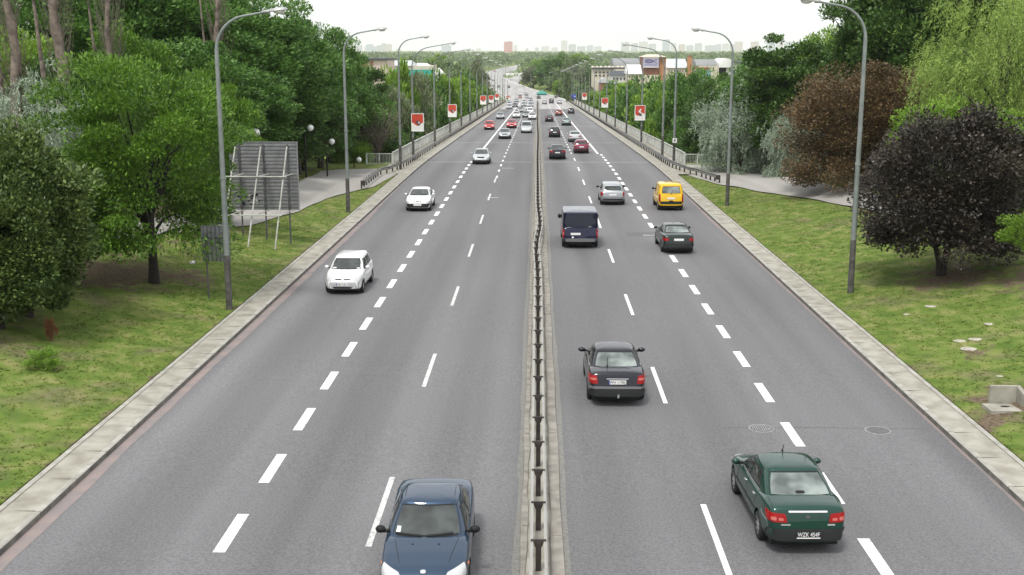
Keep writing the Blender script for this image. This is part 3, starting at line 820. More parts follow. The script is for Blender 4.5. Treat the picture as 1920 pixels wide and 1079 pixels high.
for i, (px, py, sc_, lab) in enumerate(((1855, 608, .16, 'flat pale stone highest on the right verge, below the purple tree'), (1800, 640, .17, 'pale stone on the right verge, left of the dusty pair'), (1830, 637, .2, 'pale stone on the right verge, right of the dusty pair'),
        (1816, 655, .24, 'largest pale stone lying lowest on the right verge'), (1745, 575, .18, 'pale stone under the purple tree'), (1700, 590, .12, 'small pale stone on the grass between right lamp and purple tree'),
        (1935 - 60, 706, .1, 'small pale stone above the drain box'))):
    g = ground(px, py); b = MB(); b.sphere((0, 0, 0), 1, 10, 6, 0, (sc_ * 1.3, sc_, sc_ * .22)); b.v = [(x * (1 + rg.uniform(-.15, .15)), y * (1 + rg.uniform(-.15, .15)), z * (1 + rg.uniform(-.2, .3))) for x, y, z in b.v]
    o = b.build('stone', M['rock'], smooth=40, loc=(g.x, g.y, g.z)); tag(o, lab, 'stone', 'stones on the right verge')
g = ground(361, 495); b = MB(); b.sphere((0, 0, .05), .13, 8, 5, 0, (1.2, .9, .7)); b.v = [(x + rg.uniform(-.03, .03), y + rg.uniform(-.03, .03), z + rg.uniform(-.02, .02)) for x, y, z in b.v]
tag(b.build('litter_bag', M['white'], smooth=30, loc=(g.x, g.y, g.z)), 'small crumpled white bag on bare soil under the left tree', 'litter')

# ------------------------------------------------------------------ cars
def catmull(rows, n):
    out = []
    for i in range(len(rows) - 1):
        p0 = rows[max(0, i - 1)]; p1 = rows[i]; p2 = rows[i + 1]; p3 = rows[min(len(rows) - 1, i + 2)]
        for k in range(n):
            t = k / n
            out.append([tuple(.5 * ((2 * b_) + (-a + c) * t + (2 * a - 5 * b_ + 4 * c - d) * t * t + (-a + 3 * b_ - 3 * c + d) * t ** 3) for a, b_, c, d in zip(A_, B2, C_, D_))
                        for A_, B2, C_, D_ in zip(p0, p1, p2, p3)])
    out.append([tuple(v) for v in rows[-1]]); return out
def body_mesh(P):
    top = P['top']; wid = P['wid']; bot = P.get('bot', [(-9, .24), (9, .24)]); sh = P.get('shoulder', .055)
    ys = sorted(set([p[0] for p in top] + [p[0] for p in wid]))
    y0, y1 = ys[0], ys[-1]; ys2 = sorted(set(ys + [lerp(y0, y1, k / 22) for k in range(23)]))
    # drop near duplicates
    yy = [ys2[0]]
    for y in ys2[1:]:
        if y - yy[-1] > .035 or y in (y1,): yy.append(y)
    rows = []
    for y in yy:
        zt_ = interp(top, y); w = interp(wid, y); zb = interp(bot, y); H_ = zt_ - zb
        q = lambda t: zb + H_ * t
        half = [(0, zb), (w * .6, zb), (w * .90, zb + .02 * min(1, H_)), (w * .97, q(.14)), (w * .995, q(.32)), (w * 1.0, q(.55)), (w * .985, q(.78)), (w * .955, q(1) - sh), (w * .90, q(1) - sh * .3), (w * .6, q(1) + .012), (0, q(1) + .022)]
        ring = [(x, y, z) for x, z in half] + [(-x, y, z) for x, z in half[-2:0:-1]]
        rows.append(ring)
    b = MB(); n = len(rows[0])
    vs = [v for r in rows for v in r]; fs = []
    for i in range(len(rows) - 1):
        for k in range(n):
            k2 = (k + 1) % n; fs.append((i * n + k, i * n + k2, (i + 1) * n + k2, (i + 1) * n + k)[::-1])
    # end caps as strips between mirrored points
    for i, fl in ((0, False), (len(rows) - 1, True)):
        o = i * n
        for k in range(0, n // 2):
            a, b1, c, d = o + k, o + k + 1, o + (n - k - 1) % n, o + (n - k) % n
            f = [a, b1, c, d]; f = [v for j, v in enumerate(f) if v not in f[:j]]
            if len(f) > 2: fs.append(tuple(f) if fl is False else tuple(f[::-1]))
    b.add(vs, fs)
    me = b.mesh('body', [M['black']])
    o = bpy.data.objects.new('tmp', me); C.objects.link(o)
    ss = o.modifiers.new('s', 'SUBSURF'); ss.levels = 1; ss.render_levels = 1
    cut = MB()
    for wy in P['wheels']:
        for s in (-1, 1):
            w = P['hw']; r = P['wr'] * 1.16
            cut.tube([(s * (w - .24), wy, P['wr'] + .02), (s * (w + .3), wy, P['wr'] + .02)], r, 28)
    co = cut.build('cutter', M['black'])
    bo = o.modifiers.new('b', 'BOOLEAN'); bo.operation = 'DIFFERENCE'; bo.object = co; bo.solver = 'EXACT'
    bpy.context.view_layer.update()
    dg = bpy.context.evaluated_depsgraph_get()
    me2 = bpy.data.meshes.new_from_object(o.evaluated_get(dg)); me2.name = 'body'
    bpy.data.objects.remove(o); bpy.data.objects.remove(co)
    me2.polygons.foreach_set('use_smooth', [True] * len(me2.polygons)); me2.set_sharp_from_angle(angle=R(38))
    return me2
def cabin_mesh(P):
    # levels: (z_front, z_rear, y_front, y_rear, halfwidth_front, halfwidth_rear, bow)
    rings = []
    def ring(zf, zr_, yf, yr, hf, hr, bow, crown=0):
        pts = []; nF, nS, nR_ = 7, 12, 7
        def zat(y): return lerp(zr_, zf, (y - yr) / (yf - yr))
        half = []
        for k in range(nF):
            x = hf * .86 * k / (nF - 1); y = yf - bow * (x / hf) ** 2; half.append((x, y))
        half.append((hf * .965, yf - bow * .95 - .07))
        for k in range(nS + 1):
            t = k / nS; y = lerp(yf - bow - .18, yr + bow * .5 + .16, t); x = lerp(hf, hr, t) + .03 * math.sin(math.pi * t) ; half.append((x, y))
        half.append((hr * .965, yr + bow * .5 + .06))
        for k in range(nR_)[::-1]:
            x = hr * .86 * k / (nR_ - 1); y = yr + bow * .5 * (x / hr) ** 2; half.append((x, y))
        full = [(x, y, zat(y)) for x, y in half] + [(-x, y, zat(y)) for x, y in half[-2:0:-1]]
        return full
    L0, L2 = P['cab0'], P['cab2']
    def mixl(a, b_, t, bulge=0): return [lerp(u, v, t) for u, v in zip(a, b_)]
    rows = [ring(*L0)]
    for t in (.15, .35, .55, .75, .92):
        q = mixl(L0, L2, t); q[4] += P.get('tumble', .018) * math.sin(math.pi * t); q[5] += P.get('tumble', .018) * math.sin(math.pi * t); q[2] += .02 * math.sin(math.pi * t); q[3] -= P.get('rbulge', .02) * math.sin(math.pi * t); rows.append(ring(*q))
    rows.append(ring(*L2))
    cr_ = P['roofrise']; a = list(L2)
    for sc_, dz in ((.965, .38), (.90, .62), (.7, .86), (.4, .97), (.12, 1.0)):
        q = list(a); q[0] += cr_ * dz; q[1] += cr_ * dz; ym = (a[2] + a[3]) / 2
        q[2] = ym + (a[2] - ym) * (1 - (1 - sc_) * 1.0); q[3] = ym + (a[3] - ym) * (1 - (1 - sc_) * 1.0); q[4] *= sc_; q[5] *= sc_; q[6] *= sc_; rows.append(ring_s(q, ring))
    b = MB(); n = len(rows[0]); vs = [v for r in rows for v in r]; fs = []
    for i in range(len(rows) - 1):
        for k in range(n):
            k2 = (k + 1) % n; fs.append((i * n + k, i * n + k2, (i + 1) * n + k2, (i + 1) * n + k)[::-1])
    o_ = (len(rows) - 1) * n
    fs.append(tuple(o_ + k for k in range(n))[::-1])
    b.add(vs, fs); return b.mesh('roof', [M['black']], 50)
def ring_s(q, ring):
    # roof rings shrink toward the ridge: the corner allowance shrinks as well
    zf, zr_, yf, yr, hf, hr, bow = q
    L_ = yf - yr
    if L_ < .9:
        full = []
        m_ = (yf + yr) / 2
        base = ring(zf, zr_, m_ + .45, m_ - .45, hf, hr, bow)
        k = L_ / .9
        return [(x, m_ + (y - m_) * k, z) for x, y, z in base]
    return ring(*q)
def tree_of(me):
    bm = bmesh.new(); bm.from_mesh(me); bmesh.ops.triangulate(bm, faces=bm.faces); t = BVHTree.FromBMesh(bm); bm.free(); return t
AX = {'R': (Vector((0, 1, 0)), lambda a, b_: Vector((a, -6, b_))), 'F': (Vector((0, -1, 0)), lambda a, b_: Vector((a, 6, b_))),
      'L': (Vector((1, 0, 0)), lambda a, b_: Vector((-4, a, b_))), 'S': (Vector((-1, 0, 0)), lambda a, b_: Vector((4, a, b_))),
      'T': (Vector((0, 0, -1)), lambda a, b_: Vector((a, b_, 5)))}
def decal(b, trees, quad, ax, off=.006, n=8, m=6, rnd=0., mi=0, back=.02):
    d, org = AX[ax]
    P = []; Q = []
    for j in range(m + 1):
        r1 = []; r2 = []
        for i in range(n + 1):
            u, v = 2 * i / n - 1, 2 * j / m - 1
            uu = u * math.sqrt(1 - v * v / 2); vv = v * math.sqrt(1 - u * u / 2)
            u, v = lerp(u, uu, rnd), lerp(v, vv, rnd); s_, t_ = (u + 1) / 2, (v + 1) / 2
            a = lerp(lerp(quad[0][0], quad[1][0], s_), lerp(quad[3][0], quad[2][0], s_), t_)
            c = lerp(lerp(quad[0][1], quad[1][1], s_), lerp(quad[3][1], quad[2][1], s_), t_)
            best = None
            for T_ in trees:
                h, nn, _, ds = T_.ray_cast(org(a, c), d)
                if h is not None and (best is None or ds < best[2]): best = (h, nn, ds)
            if best is None: r1.append(None); r2.append(None); continue
            h, nn, _ = best
            if nn.dot(d) > 0: nn = -nn
            nn = (nn * .5 - d * .5).normalized()
            r1.append(h + nn * off); r2.append(h - nn * back)
        P.append(r1); Q.append(r2)
    idx = {}; vs = []
    def vi(k, i, j):
        if (k, i, j) not in idx:
            idx[(k, i, j)] = len(vs); vs.append((P if k == 0 else Q)[j][i])
        return idx[(k, i, j)]
    fs = []; ok = lambda i, j: all(P[jj][ii] is not None for ii in (i, i + 1) for jj in (j, j + 1))
    cells = {(i, j) for i in range(n) for j in range(m) if ok(i, j)}
    for (i, j) in cells:
        f = [vi(0, i, j), vi(0, i + 1, j), vi(0, i + 1, j + 1), vi(0, i, j + 1)]; fs.append(f)
        for (a, c), (di, dj) in ((((0, 0), (1, 0)), (0, -1)), (((1, 0), (1, 1)), (1, 0)), (((1, 1), (0, 1)), (0, 1)), (((0, 1), (0, 0)), (-1, 0))):
            if (i + di, j + dj) not in cells:
                fs.append([vi(0, i + a[0], j + a[1]), vi(1, i + a[0], j + a[1]), vi(1, i + c[0], j + c[1]), vi(0, i + c[0], j + c[1])])
    if not fs: return
    # orient outwards
    v = [Vector(x) for x in vs]; f = fs[0]; nrm = (v[f[1]] - v[f[0]]).cross(v[f[2]] - v[f[0]])
    if nrm.dot(d) > 0: fs = [f[::-1] for f in fs]
    b.add(vs, fs, mi)
def mirq(q): return [(-a, c) for a, c in q]

def wheel_meshes(r, w):
    t = MB(); n = 24; prof = [(-w / 2, r * .66), (-w / 2, r * .90), (-w / 2 + .02, r * .975), (-w / 4, r), (w / 4, r), (w / 2 - .02, r * .975), (w / 2, r * .90), (w / 2, r * .66)]
    t.grid([[(x, rr_ * math.cos(2 * math.pi * k / n), rr_ * math.sin(2 * math.pi * k / n)) for k in range(n + 1)] for x, rr_ in prof])
    ty = t.mesh('tyre', M['tyre'], 50)
    q = MB()
    for s in (-1, 1):
        q.grid([[(s * x, rr_ * math.cos(2 * math.pi * k / n), rr_ * math.sin(2 * math.pi * k / n)) for k in range(n + 1)] for x, rr_ in ((w / 2 - .005, r * .67), (w / 2 - .02, r * .6), (w / 2 - .045, r * .56), (w / 2 - .05, 0.001))], 1)
        for k in range(7):
            a = 2 * math.pi * k / 7; c, s2 = math.cos(a), math.sin(a)
            q.add([(s * (w / 2 - .02), c * r * .1 - s2 * .04, s2 * r * .1 + c * .04), (s * (w / 2 - .02), c * r * .1 + s2 * .04, s2 * r * .1 - c * .04), (s * (w / 2 - .015), c * r * .64 + s2 * .03, s2 * r * .64 - c * .03), (s * (w / 2 - .015), c * r * .64 - s2 * .03, s2 * r * .64 + c * .03)], [(0, 1, 2, 3)])
        q.grid([[(s * x, rr_ * math.cos(2 * math.pi * k / n), rr_ * math.sin(2 * math.pi * k / n)) for k in range(n + 1)] for x, rr_ in ((w / 2 - .008, r * .68), (w / 2 - .01, r * .60))])
        q.sphere((s * (w / 2 - .02), 0, 0), r * .14, 10, 6, 0, (.3, 1, 1))
    return ty, q.mesh('rim', [M['rim'], M['bumper']], 40)

def text_obj(name, txt, size, m, parent, loc, rot, maxw=None, ext=.002):
    c = bpy.data.curves.new(name, 'FONT'); c.body = txt; c.size = size; c.align_x = 'CENTER'; c.align_y = 'CENTER'; c.extrude = ext
    o = bpy.data.objects.new('t', c); C.objects.link(o); bpy.context.view_layer.update()
    me = bpy.data.meshes.new_from_object(o.evaluated_get(bpy.context.evaluated_depsgraph_get())); bpy.data.objects.remove(o)
    xs = [v.co.x for v in me.vertices]
    if maxw and xs:
        k = maxw / (max(xs) - min(xs))
        for v in me.vertices: v.co.x *= k
    me.materials.clear(); me.materials.append(m); me.name = name
    q = bpy.data.objects.new(name, me); C.objects.link(q); q.parent = parent; q.location = loc; q.rotation_euler = rot; return q

PARTS_PAINT = ('body', 'roof', 'mirror')
def make_car(P):
    root = empty(P.get('name', 'car'))
    def link(nm, me, par=root):
        o = bpy.data.objects.new(nm, me); C.objects.link(o); o.parent = par; return o
    bme = body_mesh(P); link('body', bme); cme = cabin_mesh(P); link('roof', cme)
    T = [tree_of(bme), tree_of(cme)]; TB = [T[0]]; TC = [T[1]]
    def part(nm, items, mats, par=root, smooth=40):
        b = MB()
        for it in items: decal(b, it.get('t', T), it['q'], it['ax'], it.get('off', .006), it.get('n', 8), it.get('m', 6), it.get('r', 0.), it.get('mi', 0))
        if b.f: return b.build(nm, mats, par, smooth)
    # glass with black seals
    def shrink(q, k):
        cx_ = sum(a for a, _ in q) / 4; cz_ = sum(c for _, c in q) / 4
        return [(a - math.copysign(k, a - cx_), c - math.copysign(k * .8, c - cz_)) for a, c in q]
    for nm, ax, q in P['glass']:
        gm = M[P.get('rglass', 'glass')] if nm == 'rear_window' else M['glass']
        part(nm, [dict(q=q, ax=ax, t=TC, off=.004, n=12, m=8, r=.10, mi=1), dict(q=shrink(q, .028), ax=ax, t=TC, off=.010, n=12, m=8, r=.12)], [gm, M['black']])
    hw = P['hw']
    def lens(nm, q, ax, m, r=.3, off=.012, extra=None):
        its = [dict(q=q, ax=ax, off=off, r=r, t=TB if not P.get('lamps_cab') else T)]
        ms = [m]
        for e in (extra or []): its.append(dict(q=e[0], ax=e[2] if len(e) > 2 else ax, off=e[3] if len(e) > 3 else off + .006, r=.3, mi=e[1])); 
        return part(nm, its, [m, M['tailclear'], M['amber'], M['chrome']])
    for sgn in (1, -1):
        f = (lambda q: q) if sgn > 0 else mirq
        lens('headlight', f(P['head']), 'F', M['headlamp'], P.get('headr', .35))
        tx = [(f(q), mi) for q, mi in P.get('tailx', [])]
        if 'tailside' in P: tx.append((P['tailside'], 0, 'S' if sgn > 0 else 'L', .012))
        lens('tail_light', f(P['tail']), 'R', M['tail'], P.get('tailr', .15), extra=tx)
    for nm, ax, q, mk, r_, off in P.get('extra', []):
        part(nm, [dict(q=q, ax=ax, off=off, r=r_, n=14, m=4)], [M[mk] if isinstance(mk, str) else mk])
    for nm, items in P.get('multi', []):
        part(nm, [dict(q=q, ax=ax, off=off, r=r_, n=14, m=4, mi=0) for q, ax, r_, off in items[1]], [M[items[0]]])
    # plates
    for ax, (cx_, cz_, w, h) in P.get('plates', {}).items():
        d, org = AX[ax]; ys_ = [T[0].ray_cast(org(cx_ + dx, cz_), d)[0] for dx in (-.15, .15)]
        ys_ = [p.y for p in ys_ if p is not None]
        yy = (min(ys_) if ax == 'R' else max(ys_)) if ys_ else 0; s = -1 if ax == 'R' else 1
        b = MB(); yy += s * P.get('plateoff', .0); b.box((cx_, yy + s * .015, cz_), (w, .02, h)); 
        pt_ = P.get('platetext'); o = b.build('number_plate', M['plateblack' if P.get('plateblk') else 'plate'], root)
        if pt_ and pt_[0] == ax:
            text_obj('plate_lettering', pt_[1], h * 1.02, M['white' if P.get('plateblk') else 'black'], o, (cx_, yy + s * .028, cz_ + (.012 if P.get('plateblk') else 0)), (math.pi / 2, 0, 0 if ax == 'R' else math.pi), w * .90)
            b = MB()
            if P.get('plateblk'): b.box((cx_, yy + s * .027, cz_ - h * .47), (w * .96, .006, .022)); b.build('plate_edge', M['white'], o)
            else: b.box((cx_ - s * -1 * w * .475 * (1 if ax == 'R' else 1), yy + s * .027, cz_), (w * .05, .004, h)); b.build('plate_band', M['blue'], o)
    # mirrors
    my, mz = P['mirror']; mw = P.get('mirw', .1)
    for s in (-1, 1):
        b = MB(); b.sphere((s * (hw + .035 + mw * .35), my, mz), 1, 12, 8, 0, (mw, .085, P.get('mirh', .075)));
        o = b.build('mirror', M['black'], root, 60)
        b = MB(); b.box((s * (hw - .03), my, mz - .035), (.14, .08, .05)); b.build('mirror_arm', M['black'], o)
    # wheels
    ty, ri = wheel_meshes(P['wr'], .2)
    for wy in P['wheels']:
        for s in (-1, 1):
            o = empty('wheel'); o.parent = root; o.location = (s * (hw - .115), wy, P['wr'])
            # a wheel is tyre and rim
            a = bpy.data.objects.new('tyre', ty); C.objects.link(a); a.parent = o; a = bpy.data.objects.new('rim', ri); C.objects.link(a); a.parent = o
    # underside, with its box set low to darken the shadow beneath the car
    b = MB(); b.box((0, 0, .20), (hw * 1.62, P['top'][-1][0] * 1.75, .12)); b.box((0, 0, .3), (hw * 1.2, P['top'][-1][0] * 1.85, .2)); b.build('underbody', M['black'], root)
    if P.get('antenna'):
        x, y, z, l, dy = P['antenna']; b = MB(); b.tube([(x, y, z), (x, y + dy, z + l)], [.012, .007], 6); b.sphere((x, y, z), .03, 8, 5, 0, (1, 1.5, .6)); b.build('antenna', M['black'], root)
    if P.get('wiper'):
        ax, pts = P['wiper']; b = MB()
        for q in pts: decal(b, T, q, ax, .022, 8, 1)
        if b.f: b.build('wiper', M['black'], root)
    return root
CARMAT = {}
def paint_car(root, col):
    def rec(o):
        nm = o.name.split('.')[0]
        if nm in PARTS_PAINT and o.type == 'MESH' and not (nm == 'mirror' and root.get('blackmirror')):
            o.material_slots[0].link = 'OBJECT'; o.material_slots[0].material = col
        for c in o.children: rec(c)
    rec(root)

def sedan(L=4.4, W_=1.70, H_=1.42, deck=1.02, rear=-2.2, **kw):
    h = W_ / 2
    P = dict(hw=h, wr=.30, wheels=(-1.28, 1.36),
        top=[(-2.20, .46), (-2.185, .60), (-2.15, .70), (-2.11, .92), (-2.04, deck - .02), (-1.9, deck + .005), (-1.5, deck + .02), (-1.0, .98), (.6, .95), (1.05, .94), (1.5, .86), (1.9, .75), (2.08, .66), (2.17, .56), (2.2, .44)],
        wid=[(-2.20, h * .74), (-2.15, h * .84), (-2.0, h * .93), (-1.6, h * .985), (-1, h), (1.0, h), (1.5, h * .985), (1.85, h * .93), (2.1, h * .80), (2.2, h * .62)],
        bot=[(-2.2, .30), (-1.9, .22), (1.9, .20), (2.2, .26)],
        cab0=(.90, .965, 1.12, -1.66, h * .90, h * .86, .14), cab2=(H_ - .10, H_ - .10, .30, -.88, h * .70, h * .68, .09), roofrise=.10,
        glass=[('windscreen', 'F', [(-h * .80, .955), (h * .80, .955), (h * .64, H_ - .085), (-h * .64, H_ - .085)]),
               ('rear_window', 'R', [(-h * .77, 1.02), (h * .77, 1.02), (h * .63, H_ - .085), (-h * .63, H_ - .085)])]
              + [('side_window', a, [(-.98, 1.0), (-.17, .985), (-.13, H_ - .14), (-.68, H_ - .14)]) for a in 'LS'] + [('side_window', a, [(-.10, .985), (.78, .965), (.24, H_ - .14), (-.07, H_ - .14)]) for a in 'LS'],
        head=[(h * .50, .60), (h * .90, .60), (h * .86, .76), (h * .52, .72)], tail=[(h * .50, .74), (h * .90, .74), (h * .90, .90), (h * .54, .90)],
        plates={'R': (0, .48, .52, .115), 'F': (0, .42, .52, .115)}, mirror=(.72, 1.0),
        extra=[('grille', 'F', [(-.26, .585), (.26, .585), (.28, .66), (-.28, .66)], 'black', .2, .01), ('air_intake', 'F', [(-.5, .29), (.5, .29), (.5, .36), (-.5, .36)], 'black', .2, .01)],
        wiper=('F', [[(-.5, .985), (.0, .965), (.0, .985), (-.5, 1.005)], [(.1, .965), (.6, .985), (.6, 1.0), (.1, .985)]]))
    P.update(kw); return P
def hatch(L=3.7, W_=1.66, H_=1.48, **kw):
    h = W_ / 2; y0, y1 = -L / 2, L / 2
    P = dict(hw=h, wr=.285, wheels=(y0 + .62, y1 - .68),
        top=[(y0, .44), (y0 + .02, .60), (y0 + .05, .86), (y0 + .12, .98), (y0 + .4, 1.0), (.3, .97), (y1 - 1.0, .96), (y1 - .6, .88), (y1 - .25, .74), (y1 - .08, .62), (y1 - .02, .52), (y1, .42)],
        wid=[(y0, h * .80), (y0 + .1, h * .92), (y0 + .4, h * .985), (-.5, h), (.7, h), (y1 - .6, h * .98), (y1 - .3, h * .92), (y1 - .08, h * .78), (y1, h * .62)],
        bot=[(y0, .30), (y0 + .3, .22), (y1 - .3, .2), (y1, .27)],
        cab0=(.91, .95, y1 - .80, y0 + .10, h * .91, h * .88, .14), cab2=(H_ - .11, H_ - .11, y1 - 1.52, y0 + .42, h * .73, h * .72, .09), roofrise=.11,
        glass=[('windscreen', 'F', [(-h * .80, .97), (h * .80, .97), (h * .65, H_ - .125), (-h * .65, H_ - .125)]), ('rear_window', 'R', [(-h * .72, 1.02), (h * .72, 1.02), (h * .62, H_ - .15), (-h * .62, H_ - .15)])]
              + [('side_window', a, [(y0 + .55, 1.01), (-.22, .995), (-.18, H_ - .15), (y0 + .70, H_ - .15)]) for a in 'LS'] + [('side_window', a, [(-.15, .995), (y1 - 1.15, .98), (y1 - 1.6, H_ - .15), (-.12, H_ - .15)]) for a in 'LS'],
        head=[(h * .52, .60), (h * .92, .58), (h * .88, .80), (h * .56, .72)], tail=[(h * .76, .70), (h * .93, .70), (h * .92, .98), (h * .80, .98)],
        plates={'R': (0, .74, .52, .115), 'F': (0, .44, .52, .115)}, mirror=(y1 - 1.25, 1.01),
        extra=[('grille', 'F', [(-.30, .62), (.30, .62), (.30, .67), (-.30, .67)], 'black', .2, .01), ('air_intake', 'F', [(-.42, .29), (.42, .29), (.42, .36), (-.42, .36)], 'black', .2, .01)],
        wiper=('F', [[(-.5, .99), (.0, .97), (.0, .985), (-.5, 1.005)], [(.1, .97), (.6, .99), (.6, 1.0), (.1, .985)]]))
    P.update(kw); return P
def van(L=4.9, W_=1.95, H_=1.98, zb=1.16, hood=1.0, slope=.10, tw=.84, rise=.11, **kw):
    h = W_ / 2; y0, y1 = -L / 2, L / 2
    P = dict(hw=h, wr=.33, wheels=(y0 + .85, y1 - .85), name='van',
        top=[(y0, .50), (y0 + .02, .62), (y0 + .05, 1.02), (y0 + .10, zb), (y0 + .4, zb + .02), (y1 - 1.3, zb), (y1 - .95, hood + .05), (y1 - .5, hood - .08), (y1 - .18, hood - .25), (y1 - .05, .62), (y1, .45)],
        wid=[(y0, h * .90), (y0 + .1, h * .96), (y0 + .4, h * .99), (y1 - 1, h), (y1 - .4, h * .96), (y1 - .1, h * .84), (y1, h * .7)],
        bot=[(y0, .36), (y0 + .3, .28), (y1 - .3, .26), (y1, .3)],
        cab0=(zb - .07, zb - .04, y1 - .85, y0 + .06, h * .97, h * .965, .10), cab2=(H_ - rise - .02, H_ - rise, y1 - 1.65, y0 + slope + .08, h * tw, h * tw, .08), roofrise=rise, rbulge=.0, tumble=.01,
        glass=[('windscreen', 'F', [(-h * .86, zb + .02), (h * .86, zb + .02), (h * .76, H_ - .15), (-h * .76, H_ - .15)]), ('rear_window', 'R', [(-h * .86, zb + .04), (h * .86, zb + .04), (h * (tw - .07), H_ - rise - .07), (-h * (tw - .07), H_ - rise - .07)])]
              + [('side_window', a, [(y1 - 2.2, zb + .02), (y1 - 1.35, zb), (y1 - 1.7, H_ - .22), (y1 - 2.18, H_ - .2)]) for a in 'LS'],
        head=[(h * .60, .68), (h * .93, .68), (h * .90, .92), (h * .66, .86)], tail=[(h * .88, .62), (h * .985, .62), (h * .985, 1.02), (h * .88, 1.02)], lamps_cab=True,
        plates={'R': (-.25, .80, .52, .115), 'F': (0, .45, .52, .115)}, mirror=(y1 - 1.25, zb + .12), mirw=.10, mirh=.13,
        extra=[('grille', 'F', [(-.4, .66), (.4, .66), (.4, .82), (-.4, .82)], 'black', .2, .01), ('bumper', 'R', [(-h * .94, .38), (h * .94, .38), (h * .94, .56), (-h * .94, .56)], 'greybumper', .1, .03), ('bumper', 'F', [(-h * .8, .32), (h * .8, .32), (h * .8, .5), (-h * .8, .5)], 'greybumper', .1, .02)])
    P.update(kw); return P

def place_car(root, px, py, face, end, lab, col, dx=0, cat='car', yaw=0.0, group='cars on the road', setY=None):
    """px,py: the middle of the nearest bumper's foot in the photo; face +1 drives away, -1 comes nearer"""
    g = onroad(px, py) if setY is None else Vector((at_y(px, py, setY).x, setY, 0))
    y = g.y + end
    sl = (zr(y + 1) - zr(y - 1)) / 2
    root.location = (g.x + (y - g.y) * (-math.tan(yaw)) * 1 + dx, y, zr(y) + .004); 
    root.rotation_euler = (math.atan(sl) * face, 0, (0 if face > 0 else math.pi) + yaw)
    tag(root, lab, cat, group)
    if col: paint_car(root, col)
    return root
Pt = {k: paint(k, *v) for k, v in dict(green=((.008, .045, .032), .3), black=((.012, .013, .02), .2), navy=((.006, .008, .035), .1), blue=((.025, .050, .090), .45), white=((.72, .72, .72), 0), silver=((.34, .36, .38), .45),
    lightsilver=((.46, .49, .50), .4), yellow=((.75, .46, .015), 0), maroon=((.20, .03, .06), .3), red=((.52, .03, .035), .1), darkgreen=((.012, .022, .020), .2), grey=((.25, .27, .28), .4), teal=((.20, .30, .29), .4), dark=((.016, .018, .024), .2), orange=((.6, .14, .05), 0), brown=((.28, .07, .05), .2)).items()}

# --- green saloon (nearest on the right)
P = sedan(rglass='glasslight', tail=[(.42, .70), (.80, .72), (.80, .90), (.46, .88)], tailx=[([(.64, .745), (.74, .75), (.74, .82), (.64, .815)], 1), ([(.50, .74), (.60, .745), (.60, .80), (.50, .795)], 1)], tailside=[(-2.1, .74), (-1.93, .76), (-1.93, .88), (-2.05, .88)],
    plates={'R': (0, .47, .50, .125)}, plateblk=True, plateoff=.035, platetext=('R', 'WZK 454F'), antenna=(0, .22, 1.415, .18, -.1),
    extra=[('boot_trim', 'R', [(-.40, .905), (.40, .905), (.40, .94), (-.40, .94)], 'chrome', .1, .02), ('bumper', 'R', [(-.80, .34), (.80, .34), (.80, .575), (-.80, .575)], 'bumper', .12, .035),
           ('badge', 'R', [(-.05, .79), (.05, .79), (.05, .85), (-.05, .85)], 'darkgrey', 1, .01), ('badge', 'R', [(-.55, .645), (-.36, .645), (-.36, .675), (-.55, .675)], 'galv', 0, .012), ('badge', 'R', [(.40, .645), (.55, .645), (.55, .675), (.40, .675)], 'galv', 0, .012),
           ('parcel_shelf', 'R', [(-.1, 1.06), (.1, 1.06), (.1, 1.10), (-.1, 1.10)], 'black', .6, .0125)],
    multi=[('door_seam', ('black', [([(-.13, .34), (-.115, .34), (-.115, .97), (-.13, .97)], a, 0, .004) for a in 'LS'] + [([(.82, .4), (.835, .4), (.80, .93), (.785, .93)], a, 0, .004) for a in 'LS'] + [([(-1.0, .7), (-.985, .7), (-1.0, .98), (-1.015, .98)], a, 0, .004) for a in 'LS'])),
           ('boot_seam', ('black', [([(-.70, -1.52), (-.69, -1.52), (-.69, -2.0), (-.70, -2.0)], 'T', 0, .004), ([(.69, -1.52), (.70, -1.52), (.70, -2.0), (.69, -2.0)], 'T', 0, .004)])),
           ('window_trim', ('chrome', [([(-1.05, .965), (.85, .94), (.85, .955), (-1.05, .98)], a, 0, .008) for a in 'LS'])),
           ('door_handle', ('chrome', [([(-.88, .82), (-.74, .82), (-.74, .85), (-.88, .85)], a, .4, .02) for a in 'LS'] + [([(-.02, .81), (.12, .81), (.12, .84), (-.02, .84)], a, .4, .02) for a in 'LS']))])
P['extra'].append(('rubbing_strip', 'L', [(-1.0, .55), (1.0, .53), (1.0, .57), (-1.0, .59)], 'bumper', .1, .012)); P['extra'].append(('rubbing_strip', 'S', [(-1.0, .55), (1.0, .53), (1.0, .57), (-1.0, .59)], 'bumper', .1, .012))
car_green = make_car(P)
place_car(car_green, 1497, 1017, 1, 1.50, 'dark green saloon with black plate, nearest car on the right carriageway', Pt['green'], yaw=R(1.6))

